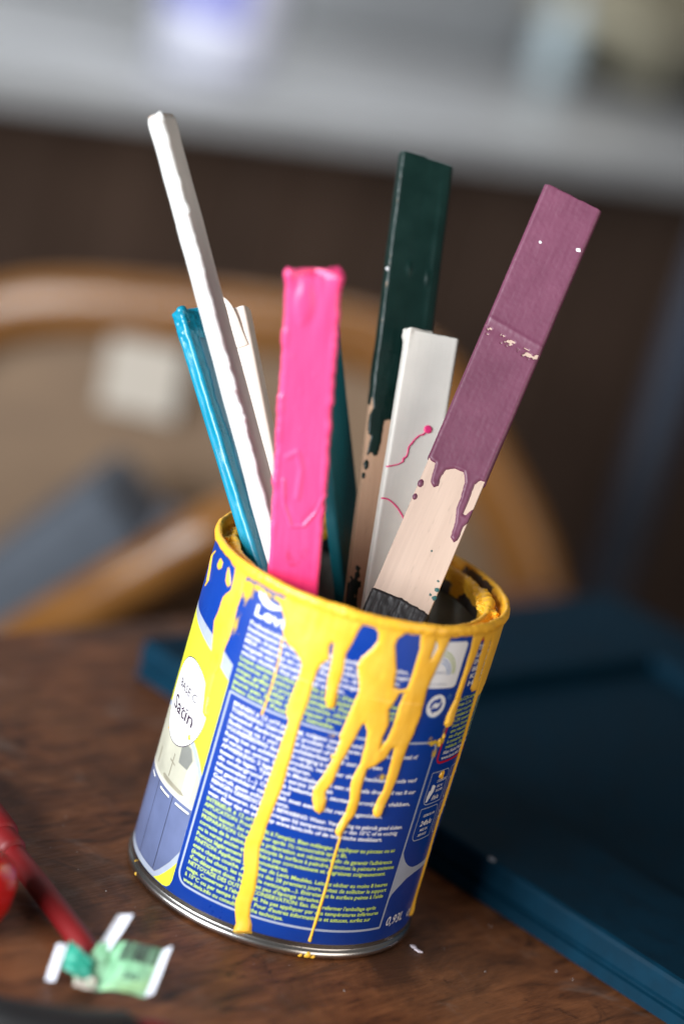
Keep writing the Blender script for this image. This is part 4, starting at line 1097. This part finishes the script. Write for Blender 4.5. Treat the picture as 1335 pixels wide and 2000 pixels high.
# ------------------------------------------------------------------ foreground bits
M['redp'] = simple('red_plastic', (0.15, 0.0012, 0.0025), .55, 0, .08, 50)
M['redg'] = simple('glossy_red', (0.50, 0.012, 0.012), .15, 0, .05, 40)
M['black'] = simple('black_rubber', (0.006, 0.006, 0.007), .6, 0, .2, 60)
rd = empty('red_handled_tool', (-.092, -.045, .001)); tag(rd, 'matt red tool with a long straight shaft lying by the can', 'tool')
O = np.array([-92, -45, 1])
tube('shaft', np.array([(-89, -48, 6.0), (-70, -74, 5.6), (-55, -94, 5.0), (-48, -104, 4.6)]) - O, 4.1, 4.1, M['redp'], rd, 24, side=(0, 0, 1))
tube('collar', np.array([(-96.5, -38.5, 6.6), (-94, -42, 6.6), (-90, -47.5, 6.4)]) - O, 5.5, 5.4, M['redp'], rd, 28, side=(0, 0, 1))
tube('grip', np.array([(-128, 6, 7.6), (-111, -18, 7.5), (-100, -33, 7.4), (-95.5, -39.5, 7)]) - O, 6.4, 6.2, M['redp'], rd, 28, side=(0, 0, 1))
rc = empty('red_plastic_cap', (-.0965, -.093, .0006)); tag(rc, 'small glossy red cap with a modelled pale button at the left picture edge', 'pot')
lathe('shell', [(0.1, 24), (6, 24), (11, 23), (14.5, 20.5), (16.5, 16), (16.2, 8), (14.0, 0.5), (13, 0), (0.1, 0)], M['redg'], rc, 64)  # round red plastic cap lying at the edge
lathe('glint', [(0.1, 27), (4.5, 27), (6.0, 26), (6.3, 23.8)], M['lwhite'], rc, 40)  # white disc standing in for the highlight on the glossy cap

# crumpled scrap of printed paper
mat, nt, p = nt_of('printed_scrap')
p.inputs['Roughness'].default_value = .5
v = coords(nt)
c = ramp(nt, noise(nt, v, 60, 3, .5, .5), [(0.3, (0.16, 0.42, 0.22)), (0.55, (0.30, 0.58, 0.36)), (0.75, (0.42, 0.62, 0.20))])
nt.links.new(c, p.inputs['Base Color'])
M['scrap'] = mat
M['scrapteal'] = simple('scrap_teal', (0.02, 0.26, 0.18), .5, 0, .3, 90)
M['scrapwhite'] = simple('scrap_back', (0.70, 0.72, 0.80), .55, 0, .03, 60)
sc = empty('paper_scrap', (-.040, -.1, .001)); tag(sc, 'crumpled green and white paper scrap with a barcode in front of the can', 'paper scrap')
def sheet(name, corners, mt, seed, amp=1.2, n=14, bow=0.0):
    c = np.array(corners, float)
    u, v = np.meshgrid(np.linspace(0, 1, n), np.linspace(0, 1, n), indexing='ij')
    P = (c[0] * ((1 - u) * (1 - v))[..., None] + c[1] * (u * (1 - v))[..., None] + c[2] * (u * v)[..., None] + c[3] * ((1 - u) * v)[..., None])
    nn = np.cross(c[1] - c[0], c[3] - c[0]); nn = nn / np.linalg.norm(nn)
    P = P + nn * (amp * (1.4 * fbm(u * 2.2 + seed, v * 2.2, seed) + 1.6 * (np.abs(vnoise(u * 3.1 + v * 1.7 + seed, v * 2.6 - u, seed + 3)) - .2)) + bow * (4 * u * (1 - u)))[..., None]
    W = np.concatenate([P.reshape(-1, 3), (P - nn * .12).reshape(-1, 3)])
    i, j = np.meshgrid(np.arange(n - 1), np.arange(n - 1), indexing='ij'); A = (i * n + j).ravel()
    F = np.stack([A, A + n, A + n + 1, A + 1], -1)
    o = mesh_np(name, W, np.vstack([F, F[:, ::-1] + n * n]), mat=M[mt], parent=sc)
    return P, nn
O = np.array([-40, -100, 1])
def cpx(b):
    b = np.array(b, float); b[0] = -44 + (b[0] + 44) * .80 - 1.0; b[1] = -110 + (b[1] + 110) * .85
    return b - O
# (world mm) green barcode face, curled white edge, standing white flap, teal twist, left white tip
Pg, ng = sheet('printed_face', [cpx((-44, -120, 2)), cpx((-23, -116, 3)), cpx((-21.5, -100, 14)), cpx((-40, -101, 13))], 'scrap', 3, 1.0, 16, 1.2)
sheet('white_margin', [cpx((-23.2, -116.4, 3.2)), cpx((-20.0, -115.5, 4.5)), cpx((-18.5, -99, 15.8)), cpx((-21.7, -100.2, 14.2))], 'scrapwhite', 5, .6)
sheet('white_flap', [cpx((-50, -110, 5)), cpx((-44.5, -109, 7)), cpx((-37.5, -97, 22)), cpx((-43.5, -98.5, 21))], 'scrapwhite', 8, .9, 14, -1.0)
sheet('teal_fold', [cpx((-62, -116, 5)), cpx((-45, -119, 2.5)), cpx((-47, -113, 8)), cpx((-59, -109, 12))], 'scrapteal', 11, 1.8, 14, 1.5)
sheet('white_tip', [cpx((-63.5, -121, 1)), cpx((-59.5, -121.5, 1.5)), cpx((-59.5, -111, 11)), cpx((-63.5, -111, 10))], 'scrapwhite', 14, .8)
sheet('pale_crease', [cpx((-52, -121, 2)), cpx((-43, -121, 2)), cpx((-44, -117, 5)), cpx((-52, -116, 6))], 'paper', 19, .8)
sheet('green_fold', [cpx((-53, -117, 2)), cpx((-42, -119, 2)), cpx((-39.5, -101, 12)), cpx((-48, -104, 11))], 'scrap', 23, 1.3, 14, 1.5)
# barcode printed on the green face
random.seed(3); x = .16
nrow = Pg.shape[0]
def on_face(u, v, lift=.25):
    a = u * (nrow - 1); b = v * (nrow - 1); i = min(int(a), nrow - 2); j = min(int(b), nrow - 2); fa, fb = a - i, b - j
    return (Pg[i, j] * (1 - fa) * (1 - fb) + Pg[i + 1, j] * fa * (1 - fb) + Pg[i + 1, j + 1] * fa * fb + Pg[i, j + 1] * (1 - fa) * fb) + ng * lift
Vb, Fb = [], []
while x < .95:
    wd_ = random.choice((.012, .02, .03, .038))
    k0 = len(Vb)
    for q in range(6):
        vv_ = .62 + .38 * q / 5
        Vb += [on_face(x, vv_), on_face(x + wd_, vv_)]
    for q in range(5):
        a = k0 + 2 * q; Fb.append((a, a + 1, a + 3, a + 2))
    x += wd_ + random.choice((.012, .02, .03))
mesh_np('barcode', Vb, Fb, M['btext'], sc)
Vt, Tt = glyphs('292', .01)
Vt = Vt / Vt[:, 0].max()
mesh_np('number_print', [on_face(.40 + .32 * a, .26 + .24 * b) for a, b in Vt], Tt, M['k_line'], sc)

# dark grip with red ring at the bottom edge
gp = empty('black_grip', (-.04, -.14, .001)); tag(gp, 'black grip with a red band at the bottom edge, below the paper scrap', 'handle')
O = np.array([-40, -140, 1])
tube('grip', np.array([(-78, -158, 4), (-62, -155, 4), (-44, -150, 4), (-30, -142, 4)]) - O, 8, 6, M['black'], gp, 28, side=(0, 1, 0))
tube('red_band', np.array([(-31, -142, 4), (-24, -138.5, 4), (-17, -136, 3.6)]) - O, 5, 4, M['redp'], gp, 24, side=(0, 1, 0))

# flake of paint and dust on the table
M['flake'] = simple('paint_flake', (0.75, 0.66, 0.72), .6)
bm = bmesh.new()
fp = [(-2.2, 1.6), (-.8, 2.1), (.2, 1.0), (.0, .2), (1.4, -.6), (2.6, -1.4), (1.2, -1.9), (.1, -1.0), (-.6, -.9), (-.4, .2), (-1.6, .4)]
f = bm.faces.new([bm.verts.new((a, b, 0)) for a, b in fp])
ex = bmesh.ops.extrude_face_region(bm, geom=[f]); bmesh.ops.translate(bm, vec=(0, 0, .5), verts=[q for q in ex['geom'] if isinstance(q, bmesh.types.BMVert)])
fk = from_bm('paint_flake', bm, M['flake']); fk.location = (.0575, -.0178, .0003); tag(fk, 'tiny pale paint flake on the table right of the can', 'paint flake')
random.seed(21); V, F = [], []
for k in range(70):
    cx_, cy_ = random.uniform(-120, 130), random.uniform(-140, 60)
    if math.hypot(cx_, cy_) < 57: continue
    r_ = random.choice((.1, .13, .16, .24)); k0 = len(V)
    for a in range(5):
        rr = r_ * random.uniform(.6, 1.3); V.append((cx_ + rr * math.cos(a * 1.257), cy_ + rr * math.sin(a * 1.257), .05))
    V.append((cx_, cy_, .05 + r_))
    for a in range(5): F.append((k0 + a, k0 + (a + 1) % 5, k0 + 5))
du = mesh_np('dust_specks', V, F, M['fleck']); tag(du, 'pale dust specks scattered on the table', 'dust', kind='stuff')
